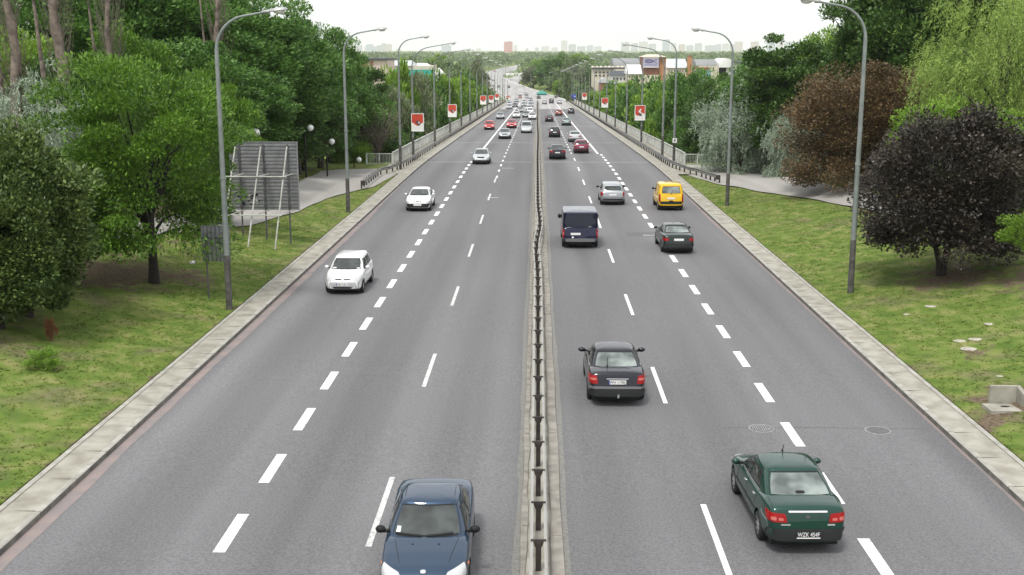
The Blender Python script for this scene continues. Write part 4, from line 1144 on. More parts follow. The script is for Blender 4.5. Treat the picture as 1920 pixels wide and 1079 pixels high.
# --- black saloon
P = sedan(W_=1.72, rglass='glasslight', tail=[(.56, .70), (.83, .70), (.82, .93), (.60, .93)], tailx=[([(.60, .80), (.80, .80), (.80, .86), (.61, .86)], 1)], tailside=[(-2.1, .72), (-1.95, .72), (-1.95, .92), (-2.04, .92)],
    plates={'R': (0, .74, .50, .115)}, platetext=('R', 'WH 1190J'), antenna=(-.27, -1.52, 1.06, .32, -.16), mirw=.12, mirh=.075,
    extra=[('boot_trim', 'R', [(-.32, .83), (.32, .83), (.32, .845), (-.32, .845)], 'chrome', .1, .02), ('bumper_top', 'R', [(-.80, .56), (.80, .56), (.80, .62), (-.80, .62)], 'greybumper', .12, .05), ('bumper', 'R', [(-.80, .33), (.80, .33), (.80, .555), (-.80, .555)], 'bumper', .12, .04)],
    multi=[('door_seam', ('black', [([(-.13, .34), (-.115, .34), (-.115, .97), (-.13, .97)], a, 0, .004) for a in 'LS'])), ('window_trim', ('chrome', [([(-1.05, .965), (.85, .94), (.85, .955), (-1.05, .98)], a, 0, .008) for a in 'LS'])), ('tow_bar', ('chrome', [([(.0, .30), (.05, .30), (.05, .40), (0, .40)], 'R', 0, .08)]))])
car_black = make_car(P); place_car(car_black, 1154, 750, 1, 1.42, 'glossy black saloon with white plate and aerial on its boot', Pt['black'])

# --- blue saloon at the lower edge
P = sedan(W_=1.70, plates={'F': (0, .42, .52, .115)}, head=[(.40, .60), (.80, .58), (.76, .78), (.44, .70)],
    extra=sedan()['extra'] + [('sticker', 'F', [(.52, 1.0), (.60, 1.0), (.58, 1.07), (.51, 1.07)], 'white', 0, .016), ('badge', 'F', [(-.05, .69), (.05, .69), (.05, .73), (-.05, .73)], 'chrome', .6, .012)],
    multi=[('bonnet_seam', ('black', [([(-.62, 1.02), (-.61, 1.02), (-.42, 1.95), (-.43, 1.95)], 'T', 0, .004), ([(.61, 1.02), (.62, 1.02), (.43, 1.95), (.42, 1.95)], 'T', 0, .004)])), ('door_seam', ('black', [([(-.13, .34), (-.115, .34), (-.115, .97), (-.13, .97)], a, 0, .004) for a in 'LS'])),
           ('indicator', ('amber', [([(1.5, .66), (1.6, .66), (1.6, .70), (1.5, .70)], a, .3, .012) for a in 'LS'])),
           ('washer_jet', ('black', [([(x - .02, 1.25), (x + .02, 1.25), (x + .02, 1.27), (x - .02, 1.27)], 'T', .5, .01) for x in (-.25, .25)])),
           ('roof_seam', ('black', [([(-.50, -.85), (-.49, -.85), (-.49, .2), (-.50, .2)], 'T', 0, .004), ([(.49, -.85), (.50, -.85), (.50, .2), (.49, .2)], 'T', 0, .004)]))])
P['glass'] = [(n_, a_, q_) for n_, a_, q_ in P['glass']]
car_blue = make_car(P); car_blue['blackmirror'] = 1
place_car(car_blue, 803, 1016, -1, 0, 'metallic blue saloon cut by the lower edge of the photo', Pt['blue'], setY=21.9, yaw=R(1.2))
car_blue.location.x = -2.17
for o in car_blue.children:
    pass

# --- white hatchback with a light lower body
P = hatch(head=[(.46, .60), (.80, .56), (.76, .84), (.52, .74)], headr=.3, plates={'F': (0, .47, .52, .115)}, platetext=('F', 'WB 71517'),
    extra=[('grille', 'F', [(-.32, .635), (.32, .635), (.34, .675), (-.34, .675)], 'black', .2, .012), ('air_intake', 'F', [(-.40, .28), (.40, .28), (.42, .36), (-.42, .36)], 'black', .4, .012), ('lower_bumper', 'F', [(-.78, .26), (.78, .26), (.78, .55), (-.78, .55)], 'silverplastic', .1, .006), ('sticker', 'F', [(.42, .985), (.60, .985), (.58, 1.03), (.42, 1.03)], 'white', 0, .016), ('sticker', 'F', [(-.60, .985), (-.45, .985), (-.46, 1.02), (-.59, 1.02)], 'white', 0, .016), ('badge', 'F', [(-.07, .64), (.07, .64), (.06, .69), (-.06, .69)], 'chrome', .8, .02)])
car_wh = make_car(P); place_car(car_wh, 647, 549, -1, 1.27, 'small white hatchback in the outer left lane beside the verge', Pt['white'], yaw=R(-1.0))

# --- white saloon with dark bumper
P = sedan(L=4.1, H_=1.38, extra=[('grille', 'F', [(-.09, .63), (.09, .63), (.09, .68), (-.09, .68)], 'black', .2, .012), ('grille', 'F', [(-.26, .63), (-.14, .63), (-.14, .67), (-.24, .67)], 'black', .2, .012), ('grille', 'F', [(.14, .63), (.26, .63), (.24, .67), (.14, .67)], 'black', .2, .012), ('bumper', 'F', [(-.80, .28), (.80, .28), (.80, .54), (-.80, .54)], 'bumper', .1, .02)], plates={'F': (0, .46, .52, .115)}, head=[(.52, .60), (.80, .58), (.78, .68), (.54, .68)])
car_ws = make_car(P); place_car(car_ws, 785, 395, -1, 1.46, 'white saloon with dark front bumper behind the white hatchback', Pt['white'])

# --- navy van
P = van(H_=1.97, tw=.925, rise=.07, slope=.04, rglass='glassdark', tail=[(.855, .60), (.955, .60), (.955, 1.04), (.855, 1.04)], tailx=[([(.87, .76), (.945, .76), (.945, .88), (.87, .88)], 1)],
    extra=van()['extra'] + [('badge', 'R', [(-.72, 1.13), (-.5, 1.13), (-.5, 1.16), (-.72, 1.16)], 'galv', .2, .02), ('badge', 'R', [(.42, 1.16), (.58, 1.16), (.58, 1.2), (.42, 1.2)], 'galv', .4, .02), ('sticker', 'R', [(-.46, .575), (-.34, .575), (-.34, .665), (-.46, .665)], 'white', 1, .03)], multi=[('door_seam', ('black', [([(-.006, .6), (.006, .6), (.006, 1.8), (-.006, 1.8)], 'R', 0, .014)]))])
van_navy = make_car(P); van_navy['blackmirror'] = 1
place_car(van_navy, 1087, 463, 1, 1.7, 'dark navy panel van with wide rear windows in the inner right lane', Pt['navy'], cat='van')

# --- dark hatchback / saloon
P = sedan(L=4.1, W_=1.68, H_=1.38, deck=1.0, rglass='glasslight', tail=[(.52, .70), (.80, .70), (.80, .84), (.54, .84)], extra=[('bumper', 'R', [(-.78, .36), (.78, .36), (.78, .58), (-.78, .58)], 'bumper', .12, .03)], plates={'R': (0, .76, .5, .115)}, mirw=.09)
car_dk = make_car(P); place_car(car_dk, 1269, 473, 1, 1.42, 'dark green black saloon right of the navy van', Pt['darkgreen'], yaw=R(.6))

# --- silver hatchback (rear)
P = hatch(L=4.1, W_=1.70, H_=1.46, tail=[(.66, .68), (.84, .68), (.83, .98), (.70, .98)], extra=[('bumper', 'R', [(-.80, .34), (.80, .34), (.80, .48), (-.80, .48)], 'bumper', .12, .02), ('bumper_line', 'R', [(-.80, .56), (.80, .56), (.80, .575), (-.80, .575)], 'bumper', .0, .02)])
car_sh = make_car(P); car_sh['blackmirror'] = 1; place_car(car_sh, 1148, 384, 1, 1.5, 'pale silver hatchback ahead of the navy van', Pt['silver'])

# --- yellow high roofed car
P = van(L=4.0, W_=1.70, H_=1.80, zb=1.10, hood=.98, slope=.16, name='car', tail=[(.70, .62), (.815, .62), (.80, 1.12), (.71, 1.12)], plates={'R': (0, .84, .5, .115)}, rglass='glasslight', mirw=.09, mirh=.08,
    extra=[('bumper', 'R', [(-.80, .46), (.80, .46), (.80, .64), (-.80, .64)], 'bumper', .1, .02), ('bumper_handle', 'R', [(-.14, .60), (.14, .60), (.14, .70), (-.14, .70)], 'black', .8, .03)], wiper=('R', [[(-.02, 1.1), (.02, 1.1), (.08, 1.35), (.06, 1.35)]]))
P['glass'][1] = ('rear_window', 'R', [(-.63, 1.16), (.63, 1.16), (.55, 1.62), (-.55, 1.62)])
P['wr'] = .30; P['wheels'] = (-1.3, 1.3)
car_y = make_car(P); car_y['blackmirror'] = 1; place_car(car_y, 1256, 394, 1, 1.4, 'bright yellow high roofed car in the outer right lane', Pt['yellow'], cat='car', yaw=R(.5))

# --- copies for the traffic further off
def cop(src): 
    c = copy_tree(src)
    if 'blackmirror' in c: pass
    return c
SD = make_car(sedan(extra=[('grille', 'F', [(-.34, .60), (.34, .60), (.36, .72), (-.36, .72)], 'black', .2, .012), ('bumper', 'F', [(-.78, .27), (.78, .27), (.78, .42), (-.78, .42)], 'bumper', .1, .02), ('bumper', 'R', [(-.78, .34), (.78, .34), (.78, .52), (-.78, .52)], 'bumper', .1, .02)], plates={'R': (0, .72, .5, .115), 'F': (0, .5, .5, .115)}, head=[(.48, .62), (.82, .60), (.80, .78), (.52, .74)]))
HB = make_car(hatch(L=4.0, extra=[('grille', 'F', [(-.34, .62), (.34, .62), (.34, .70), (-.34, .70)], 'black', .2, .012), ('bumper', 'F', [(-.78, .27), (.78, .27), (.78, .46), (-.78, .46)], 'bumper', .1, .02), ('bumper', 'R', [(-.78, .34), (.78, .34), (.78, .52), (-.78, .52)], 'bumper', .1, .02)]))
first = {'s': SD, 'h': HB}; used = set()
def far(kind, px, py, face, col, lab, grp='cars on the road'):
    src = {'s': SD, 'h': HB, 'v': van_navy, 'm': car_y}[kind]
    if kind in first and kind not in used: c = src; used.add(kind)
    else: c = copy_tree(src)
    end = {'s': 1.42, 'h': 1.45, 'v': 1.7, 'm': 1.4}[kind]
    return place_car(c, px, py, face, end, lab, Pt[col], cat='van' if kind == 'v' else 'car', group=grp)
far('s', 902, 308, -1, 'lightsilver', 'pale silver saloon crossing the pale joint on the left carriageway')
far('s', 946, 261, -1, 'silver', 'silver saloon between the two small red cars and the silver saloon in front')
far('h', 917, 244, -1, 'red', 'red hatchback in the outer left lane')
far('s', 959, 241, -1, 'red', 'low red car beside the white lane line on the left carriageway')
far('m', 987, 250, -1, 'lightsilver', 'tall whitish people carrier leading the queue by the median')
far('s', 938, 224, -1, 'silver', 'silver car alone in the outer left lane, farther than the red hatchback')
far('s', 968, 222, -1, 'white', 'white car on the lane line behind the low red car')
far('s', 976, 211.5, -1, 'grey', 'grey car in the middle left lane behind the white car')
far('h', 986, 221, -1, 'grey', 'grey hatchback directly behind the tall people carrier')
far('s', 998, 225, -1, 'white', 'white car closest to the median guardrail, behind the people carrier')
far('h', 994, 214, -1, 'white', 'white hatchback in the median queue, third in line')
Q1 = 'small distant car in the queue on the left carriageway near the end of the bridge'
for px, py, k, c in ((992, 207.5, 's', 'lightsilver'), (995, 201, 'h', 'silver'), (996, 195.5, 's', 'silver'), (995, 190.5, 's', 'grey'), (955, 205, 's', 'lightsilver'), (966, 202, 's', 'dark'), (982, 200.5, 's', 'silver'), (955, 199, 'h', 'lightsilver'), (983, 195, 's', 'lightsilver'), (975, 185, 'h', 'brown'), (988, 185, 's', 'silver'), (968, 192, 's', 'silver')):
    far(k, px, py, -1, c, Q1, 'distant queue on the left carriageway')
far('h', 953, 186, -1, 'orange', 'orange car far down at the end of the left railing')
far('s', 1045, 299, 1, 'black', 'black saloon with red tail lights before the pale joint on the right carriageway')
far('h', 1090, 288, 1, 'maroon', 'maroon hatchback beside the lane line on the right carriageway')
far('s', 1078, 267, 1, 'lightsilver', 'white silver saloon half hidden by the maroon hatchback')
far('h', 1040, 258, 1, 'dark', 'dark hatchback in the inner right lane ahead of the black saloon')
far('s', 1062, 236, 1, 'teal', 'pale greenish saloon on the lane line of the right carriageway')
far('s', 1030, 229, 1, 'dark', 'dark saloon close to the median, ahead of the dark hatchback')
far('h', 1048, 218, 1, 'brown', 'red brown hatchback in the middle right lane')
far('h', 1071, 214, 1, 'dark', 'dark car alone in the outer right lane')
Q2 = 'small distant car on the right carriageway near the end of the bridge'
for px, py, k, c in ((1034, 194.5, 'm', 'dark'), (1021, 196, 's', 'silver'), (1049, 195.5, 's', 'lightsilver'), (1043, 184, 'h', 'dark')):
    far(k, px, py, 1, c, Q2, 'distant cars on the right carriageway')
def onfar(px, Y, col, face, lab='tiny car on the curving road beyond the bridge'):
    c = copy_tree(SD); x = at_y(px, 150, Y).x; c.location = (x, Y, zr(Y) + .02)
    dxy = (cl(Y + 5) - cl(Y - 5)) / 10; c.rotation_euler = (0, 0, (0 if face > 0 else math.pi) - math.atan(dxy)); tag(c, lab, 'car', 'cars beyond the bridge'); paint_car(c, Pt[col])
for px, Y, col, f in ((1010, 520, 'dark', 1), (987, 585, 'silver', 1), (954, 735, 'black', 1), (935, 740, 'dark', -1), (975, 590, 'white', -1), (921, 940, 'white', 1), (925, 900, 'grey', 1), (917, 1010, 'white', -1), (928, 1260, 'red', 1), (962, 1450, 'white', 1), (972, 1520, 'dark', 1), (981, 1600, 'white', 1), (988, 1680, 'red', -1), (993, 1760, 'grey', 1), (999, 1820, 'white', -1)):
    onfar(px, Y, col, f)

# ------------------------------------------------------------------ trees
LM = {
 'locust': leafmat('leaf_locust', (.034, .095, .008), (.19, .35, .035), .26),
 'broad': leafmat('leaf_broad', (.028, .085, .014), (.165, .32, .06), .24),
 'deep': leafmat('leaf_deep', (.020, .060, .012), (.12, .225, .042), .22),
 'olive': leafmat('leaf_olive', (.016, .045, .008), (.17, .24, .06), .15, .42, .4),
 'silver': leafmat('leaf_silver', (.17, .23, .15), (.48, .56, .43), .2),
 'willow': leafmat('leaf_willow', (.11, .20, .025), (.42, .56, .13), .28),
 'copper': leafmat('leaf_copper', (.034, .032, .013), (.24, .15, .07), .2, .42, .4),
 'purple': leafmat('leaf_purple', (.011, .012, .009), (.090, .070, .055), .12, .42, .45),
 'lime': leafmat('leaf_lime', (.085, .18, .018), (.30, .47, .065), .35),
 'greyish': leafmat('leaf_greyish', (.09, .12, .055), (.29, .34, .18), .25),
 'dead': leafmat('leaf_dead', (.12, .09, .06), (.24, .19, .12), .2),
 'redleaf': leafmat('leaf_red', (.15, .06, .03), (.34, .15, .07), .3),
 'far': leafmat('leaf_far', (.075, .125, .05), (.27, .36, .15), .25),  # greens lightened so the colour itself imitates distance haze
}
def leaves_mesh(name, P, D, size, ratio, tint, m, seed, jit=.5):
    rng = np.random.default_rng(seed); n = len(P)
    D = D + rng.normal(0, jit, (n, 3)); D /= np.linalg.norm(D, axis=1)[:, None] + 1e-9
    Rn = rng.normal(0, .55, (n, 3)) + np.array([0, 0, 1.0]); Wd = np.cross(D, Rn); Wd /= np.linalg.norm(Wd, axis=1)[:, None] + 1e-9
    s = size * rng.uniform(.6, 1.35, n)[:, None]
    Nn = np.cross(D, Wd)
    a = P; b_ = P + D * s * .45 + Wd * s * ratio + Nn * s * .08; c = P + D * s; d = P + D * s * .45 - Wd * s * ratio + Nn * s * .08
    v = np.stack([a, b_, c, d], 1).reshape(-1, 3).astype(np.float32)
    me = bpy.data.meshes.new(name); me.vertices.add(n * 4); me.vertices.foreach_set('co', v.ravel())
    me.loops.add(n * 4); me.loops.foreach_set('vertex_index', np.arange(n * 4, dtype=np.int32))
    me.polygons.add(n); me.polygons.foreach_set('loop_start', np.arange(0, n * 4, 4, dtype=np.int32))
    at = me.attributes.new('tint', 'FLOAT', 'POINT'); at.data.foreach_set('value', np.repeat(np.clip(tint, 0, 1), 4).astype(np.float32))
    me.update(calc_edges=True); me.materials.append(m); return me
def crown(seed, w, h, base, kind, n, leaf, ratio=.28, nclump=60, crad=.16, flat=.6, lobes=.28, droop=0., shape='round', inner=.45):
    """crown of width w, between base*h and h"""
    rng = np.random.default_rng(seed)
    rx, rz = w / 2, h * (1 - base) / 2; cz = h * (1 + base) / 2
    ph = rng.random(6) * 6.28
    cs = []
    while len(cs) < nclump:
        d = rng.normal(0, 1, 3); d /= np.linalg.norm(d)
        if d[2] < -.75 and rng.random() < .7: continue
        az = math.atan2(d[1], d[0]); k = 1 + lobes * (math.sin(3 * az + ph[0] + 2 * d[2]) * .5 + math.sin(5 * az + ph[1]) * .3 + math.sin(4 * d[2] + ph[2] + az) * .5)
        r = rng.uniform(inner, 1.0) ** .6 * k * .95
        r = min(r, 1.06); p = d * r
        if shape == 'egg': p[:2] *= 1 - .38 * (p[2] + .2)
        if shape == 'dome':
            if p[2] < 0: hz_ = math.hypot(p[0], p[1]) + 1e-6; p[:2] *= min(1.0, r) / hz_ * rng.uniform(.55, 1.0) ** .5; p[2] = -rng.random() * .85
        cs.append(p * np.array([rx, rx, rz]) + np.array([0, 0, cz]))
    cs = np.array(cs); cr_ = crad * w
    ci = rng.integers(0, nclump, n); g = rng.normal(0, 1, (n, 3)); g /= np.maximum(1, np.linalg.norm(g, axis=1) / 1.7)[:, None]
    sz = rng.uniform(.6, 1.35, nclump)
    off = g * cr_ * .47 * sz[ci][:, None]; off[:, 2] *= flat
    P = cs[ci] + off
    out = P - np.array([0, 0, cz - rz * .4]); out /= np.linalg.norm(out, axis=1)[:, None] + 1e-6
    D = out * .7 + off / (cr_ + 1e-6) * .5
    if droop:
        # hanging strands: group leaves along curved twigs
        ns = max(40, n // 26); st = cs[rng.integers(0, nclump, ns)] + rng.normal(0, cr_ * .5, (ns, 3)); so = st - np.array([0, 0, cz]); so[:, 2] *= .3; so /= np.linalg.norm(so, axis=1)[:, None] + 1e-6
        si = rng.integers(0, ns, n); t = rng.random(n) ** .8; ln = (rng.uniform(.5, 1.3, ns) * droop)[si]
        P = st[si] + so[si] * (ln * .55 * (t - .35 * t * t))[:, None] + np.c_[np.zeros(n), np.zeros(n), ln * (.35 * t - 1.15 * t * t)] + rng.normal(0, leaf * .28, (n, 3))
        D = so[si] * .5; D[:, 2] = .3 - 1.6 * t
        ci = si % nclump
    P[:, 2] = np.maximum(P[:, 2], .05)
    ct = rng.uniform(.15, .85, nclump)
    tint = ct[ci] * .6 + rng.normal(.2, .24, n)
    me = leaves_mesh('crown', P, D, leaf, ratio, tint, LM[kind], seed + 1)
    return me, cs
def trunk(seed, h, r, cs, bark, nb=14, fork=.35, stems=1, top=.8):
    rng = random.Random(seed); b = MB()
    for q in range(stems):
        lean = (rng.uniform(-.12, .12), rng.uniform(-.12, .12)) if stems == 1 else (math.cos(q * 2.4) * .22, math.sin(q * 2.4) * .22)
        hh = h * top; rr_ = r if stems == 1 else r * .6
        pts = []; x = y = 0
        for k in range(9):
            t = k / 8; pts.append((lean[0] * hh * t + .03 * hh * math.sin(t * 5 + seed), lean[1] * hh * t + .02 * hh * math.sin(t * 7 + seed), hh * t - .3 * (k == 0)))
        rd = [rr_ * (1.35 if k == 0 else 1) * (1 - .85 * k / 8) for k in range(9)]
        b.tube(pts, rd, 8)
        sel = [cs[i] for i in range(q, len(cs), stems)][:nb]
        for c in sel:
            k = min(7, max(2, int(8 * (fork + rng.random() * .45)))); p0 = Vector(pts[k]); c = Vector([float(v) for v in c]) 
            if c.z < p0.z - .6 and k > 2: k -= 2; p0 = Vector(pts[k])
            mid = p0.lerp(c, .5) + Vector((rng.uniform(-.3, .3), rng.uniform(-.3, .3), .12 * (c - p0).length))
            b.tube([p0, p0.lerp(mid, .5) + Vector((0, 0, .08)), mid, c], [rd[k] * .62, rd[k] * .42, rd[k] * .28, .02], 6)
    return b.mesh('trunk', bark, 60)
PR = {}
def proto(key, w, h, base, kind, n, leaf, bark='bark', tr=.2, nb=14, stems=1, tseed=None, top=.8, fork=.3, **kw):
    seed = sum(ord(c) for c in key) * 7 + len(key); me, cs = crown(seed, w, h, base, kind, n, leaf, **kw)
    PR[key] = (w, h, me, trunk(seed, h, tr, cs, M[bark], nb, fork, stems, top))
NTREE = [0]
def tree(key, px, Y, top, wpx, lab, name='tree', group=None, rz=None, base_z=None, ysc=1.0, cat='tree', keep=False):
    w, h, cm, tm = PR[key]
    p = at_y(px, top, Y); x = p.x
    if keep or (118 < Y < 460 and abs(x) < 40): x = math.copysign(max(abs(x), 15.2 + wpx * Y / F_PX * .5), x)
    gz = zt(x, Y) if base_z is None else base_z
    H_ = p.z - gz; dist = (Vector((x, Y, 0)) - Vector((CAM.x, 0, 0))).length
    Wm = wpx * (dist / F_PX) * 1.0
    r = empty(name, (x, Y, gz), (NTREE[0] * 2.39) % 6.28 if rz is None else rz); NTREE[0] += 1
    r.scale = (Wm / w, Wm / w * ysc, H_ / h)
    for nm, me in (('trunk', tm), ('crown', cm)):
        o = bpy.data.objects.new(nm, me); C.objects.link(o); o.parent = r
    tag(r, lab, cat, group); return r
# near trees
proto('T1', 9, 9, .13, 'locust', 64000, .20, 'barkdark', .24, nb=24, nclump=130, crad=.16, flat=.36, lobes=.34, ratio=.2, fork=.2, shape='dome')
proto('T0', 6, 8, .0, 'olive', 60000, .19, 'barkdark', .18, nclump=150, crad=.15, ratio=.3, flat=.8)
proto('pur', 7.5, 7.4, .12, 'purple', 64000, .15, 'barkdark', .22, nb=26, nclump=170, crad=.13, ratio=.3, shape='dome', stems=3, top=.7, flat=.8, lobes=.32, fork=.15)
proto('cop', 9, 9, .0, 'copper', 60000, .16, 'barkdark', .25, nb=18, nclump=170, crad=.15, ratio=.3, shape='dome', flat=.8, lobes=.32)
proto('wil', 9, 12, .12, 'willow', 52000, .20, 'bark', .3, nb=22, nclump=80, crad=.13, ratio=.10, droop=2.0, lobes=.3)
proto('sil', 6, 6.5, -.05, 'silver', 60000, .20, 'bark', .18, nclump=90, crad=.15, ratio=.13, droop=1.2, lobes=.25, shape='dome')
proto('locA', 8, 10, .1, 'locust', 26000, .26, 'barkdark', .24, nclump=90, crad=.18, flat=.42, ratio=.22)
proto('broA', 9, 16, .08, 'broad', 36000, .34, 'bark', .35, nclump=170, crad=.16, flat=.6, ratio=.24, lobes=.35)
proto('broB', 9, 16, .10, 'broad', 36000, .34, 'bark', .35, nclump=140, crad=.19, flat=.5, ratio=.24, lobes=.4, shape='egg')
proto('depA', 9, 14, .08, 'deep', 34000, .32, 'barkdark', .35, nclump=150, crad=.17, flat=.6, ratio=.28, lobes=.35)
proto('limA', 8, 9, .08, 'lime', 26000, .28, 'bark', .25, nclump=110, crad=.17, flat=.5, ratio=.26, lobes=.3)
proto('limB', 4, 3, .02, 'lime', 9000, .16, 'bark', .06, nclump=40, crad=.17, flat=.7, ratio=.3)
proto('oliA', 7, 7, .04, 'olive', 28000, .20, 'barkdark', .2, nclump=120, crad=.15, flat=.8, ratio=.28)
proto('gryA', 8, 10, .08, 'greyish', 15000, .36, 'bark', .25, nclump=70, crad=.16, flat=.7, ratio=.2)
proto('farA', 8, 10, .05, 'broad', 7500, .55, 'bark', .25, nb=6, nclump=75, crad=.18, ratio=.3)
proto('farB', 8, 10, .05, 'lime', 7500, .55, 'bark', .25, nb=6, nclump=75, crad=.18, ratio=.3)
proto('farC', 8, 10, .05, 'far', 4500, .8, 'bark', .25, nb=6, nclump=40, crad=.2, ratio=.3)
proto('farD', 8, 10, .05, 'greyish', 7500, .55, 'bark', .25, nb=6, nclump=75, crad=.18, ratio=.3)
proto('dea', 6, 7, .3, 'dead', 1500, .14, 'twig', .12, nb=30, nclump=90, crad=.15, ratio=.2, fork=.12, stems=3, top=.6)

# left side
tree('T1', 262, 48, 108, 335, 'spreading bright green tree with a dark trunk beside the large sign', 'locust_tree', rz=1.0)
tree('T0', 18, 40, 240, 250, 'dense olive green leafy tree at the left edge, reaching the ground', 'leafy_tree', rz=.3, ysc=1.0)
tree('T0', -20, 38, 330, 230, 'lower part of the leafy mass cut off by the left edge', 'leafy_tree', rz=2.3)
tree('T0', 100, 45, 345, 120, 'rounded olive green tree just right of the tall leafy one at the left edge', 'leafy_tree', rz=4.1)
tree('sil', 58, 53, 145, 190, 'silvery grey leaved tree behind the olive tree at the left edge', 'silver_tree')
tree('locA', 408, 63, 135, 115, 'bright green tree behind the nearest left street lamp', 'locust_tree')
tree('locA', 150, 60, 190, 170, 'bright green tree filling in behind the olive tree', 'locust_tree')
for i, (px, Y, top, w, k, lab) in enumerate((
        (60, 72, -70, 250, 'broA', 'tall green tree in the top left corner behind the bare trunks'), (190, 78, -80, 260, 'broB', 'tall green tree between the two bare poplar trunks'), (310, 82, -60, 260, 'broA', 'tall dark green tree behind the spreading bright green tree'),
        (400, 88, -55, 230, 'broB', 'tall dark green tree directly behind the nearest left lamp head'), (475, 92, -10, 210, 'broA', 'tall dark tree just right of the nearest left lamp head'), (548, 99, 14, 165, 'broB', 'pointed tall tree standing against the sky on the left'),
        (596, 106, 45, 140, 'broA', 'tall tree against the sky left of the second lamp'), (640, 115, 76, 110, 'broB', 'tree against the sky directly behind the second left lamp'),
        (20, 66, 60, 190, 'limA', 'lighter green tree low in the top left corner'), (235, 70, 60, 210, 'locA', 'bright green middle height tree behind the spreading tree'), (350, 74, 70, 220, 'broA', 'dense green tree right behind the spreading tree crown'),
        (455, 82, 110, 190, 'broB', 'green tree behind the large sign, lower than its neighbours'), (520, 94, 140, 170, 'depA', 'dark green tree between the large sign and the tall pointed tree'), (610, 112, 130, 130, 'broA', 'green tree left of the second lamp pole, under the skyline'),
        (668, 124, 118, 110, 'depA', 'dark green tree just right of the second lamp pole'), (110, 64, 110, 170, 'depA', 'shaded green tree between the bare poplars and the silver tree'))):
    tree(k, px, Y, top, w, lab, 'tall_tree' if top < 80 else 'tree', 'woodland trees left of the road')
tree('oliA', 563, 103, 150, 160, 'olive brown bushy tree behind the globe lamps', 'bushy_tree')
tree('dea', 705, 116, 188, 110, 'half bare brownish tree behind the short left railing', 'bare_tree')
tree('broA', 735, 126, 215, 85, 'small green tree just behind the start of the left railing', 'tree')
tree('limA', 655, 114, 262, 90, 'low bright green bush behind the end of the left path', 'bush', cat='bush', base_z=-3)
tree('broB', 700, 132, 170, 120, 'green tree filling in behind the half bare tree', 'tree')
tree('limB', 80, 34.5, 655, 55, 'small lone green shrub on the grass at the lower left', 'shrub', cat='shrub', rz=0)
tree('oliA', 395, 64, 395, 90, 'dark bush at the foot of the large sign posts', 'bush', cat='bush')
o = tree('limB', 92, 37.5, 585, 20, 'small sapling with red leaves beside the olive tree', 'sapling', cat='sapling'); o.scale.z *= .8
for c in o.children:
    if c.name.startswith('crown'): c.material_slots[0].link = 'OBJECT'; c.material_slots[0].material = LM['redleaf']

# poplar stems
def poplar(px, Y, top, base_py, r0, lab, seed):
    x = at_y(px, 150, Y).x; gz = zt(x, Y); zt_ = at_y(px, top, Y).z; r = empty('bare_poplar', (x, Y, gz)); tag(r, lab, 'tree', 'bare poplars on the left')
    rng = random.Random(seed); b = MB(); H_ = zt_ - gz
    pts = [(.15 * math.sin(k * .8 + seed), 0, H_ * k / 14 - .2 * (k == 0)) for k in range(15)]
    b.tube(pts, [r0 * (1 + .12 * math.sin(k * 2.7)) * (1.1 - .6 * k / 14) for k in range(15)], 10)
    k0 = Vector(pts[3]); b.tube([k0, k0 + Vector((-.7, .1, 2.5)), k0 + Vector((-1.1, .2, H_ * .7))], [r0 * .5, r0 * .4, .05], 7)
    b.build('trunk', M['barkpoplar'], r, 60)
    t = MB()
    for k in range(110):
        z = H_ * rng.uniform(.3, .97); s = rng.choice((-1, 1)); a = rng.uniform(-.8, .8); ln = rng.uniform(1.5, 4); d = rng.uniform(.4, 1.0)
        p0 = Vector((rng.uniform(-.1, .1), 0, z)); t.tube([p0, p0 + Vector((s * d * .6, a * .5, ln * .4)), p0 + Vector((s * d, a, ln))], [.016, .011, .005], 4, cap=False)
    t.build('twigs', M['twig'], r, 60)
poplar(28, 60, -90, 160, .33, 'bare poplar trunk with upright twigs in the far top left corner', 1)
poplar(115, 59, -90, 190, .36, 'thick bare poplar trunk with a second slanting stem at the top left', 2)
poplar(212, 66, -60, 70, .22, 'thin bare poplar trunk high in the left woods', 3)
poplar(412, 74, -60, 30, .22, 'bare poplar stem beside the nearest left lamp head', 4)

# right side
tree('pur', 1788, 49.5, 210, 312, 'dark purple leaved tree with forked trunk on the right verge', 'plum_tree', rz=.6)
tree('cop', 1622, 79, 124, 275, 'copper brown leaved tree beside the right path', 'copper_tree', rz=.2)
tree('cop', 1728, 80, 138, 205, 'copper brown tree behind the other copper tree, partly hidden', 'copper_tree')
tree('wil', 1884, 70, -45, 262, 'pale green weeping willow at the top right', 'willow_tree', rz=2)
tree('limA', 1765, 66, 186, 170, 'light green bush between the copper and the purple tree', 'bush', cat='bush')
tree('limA', 1900, 64, 210, 130, 'light green bush under the willow at the right edge', 'bush', cat='bush')
tree('sil', 1396, 104, 165, 140, 'large silver leaved tree with arching branches by the right path', 'silver_tree', rz=1)
tree('sil', 1492, 95, 212, 90, 'smaller silver leaved tree behind the copper tree', 'silver_tree', rz=3)
tree('limA', 1632, 104, 42, 175, 'bright green crown against the sky right of the nearest right lamp', 'tree')
tree('limA', 1555, 112, 55, 120, 'bright green tree against the sky left of the nearest right lamp', 'tree')
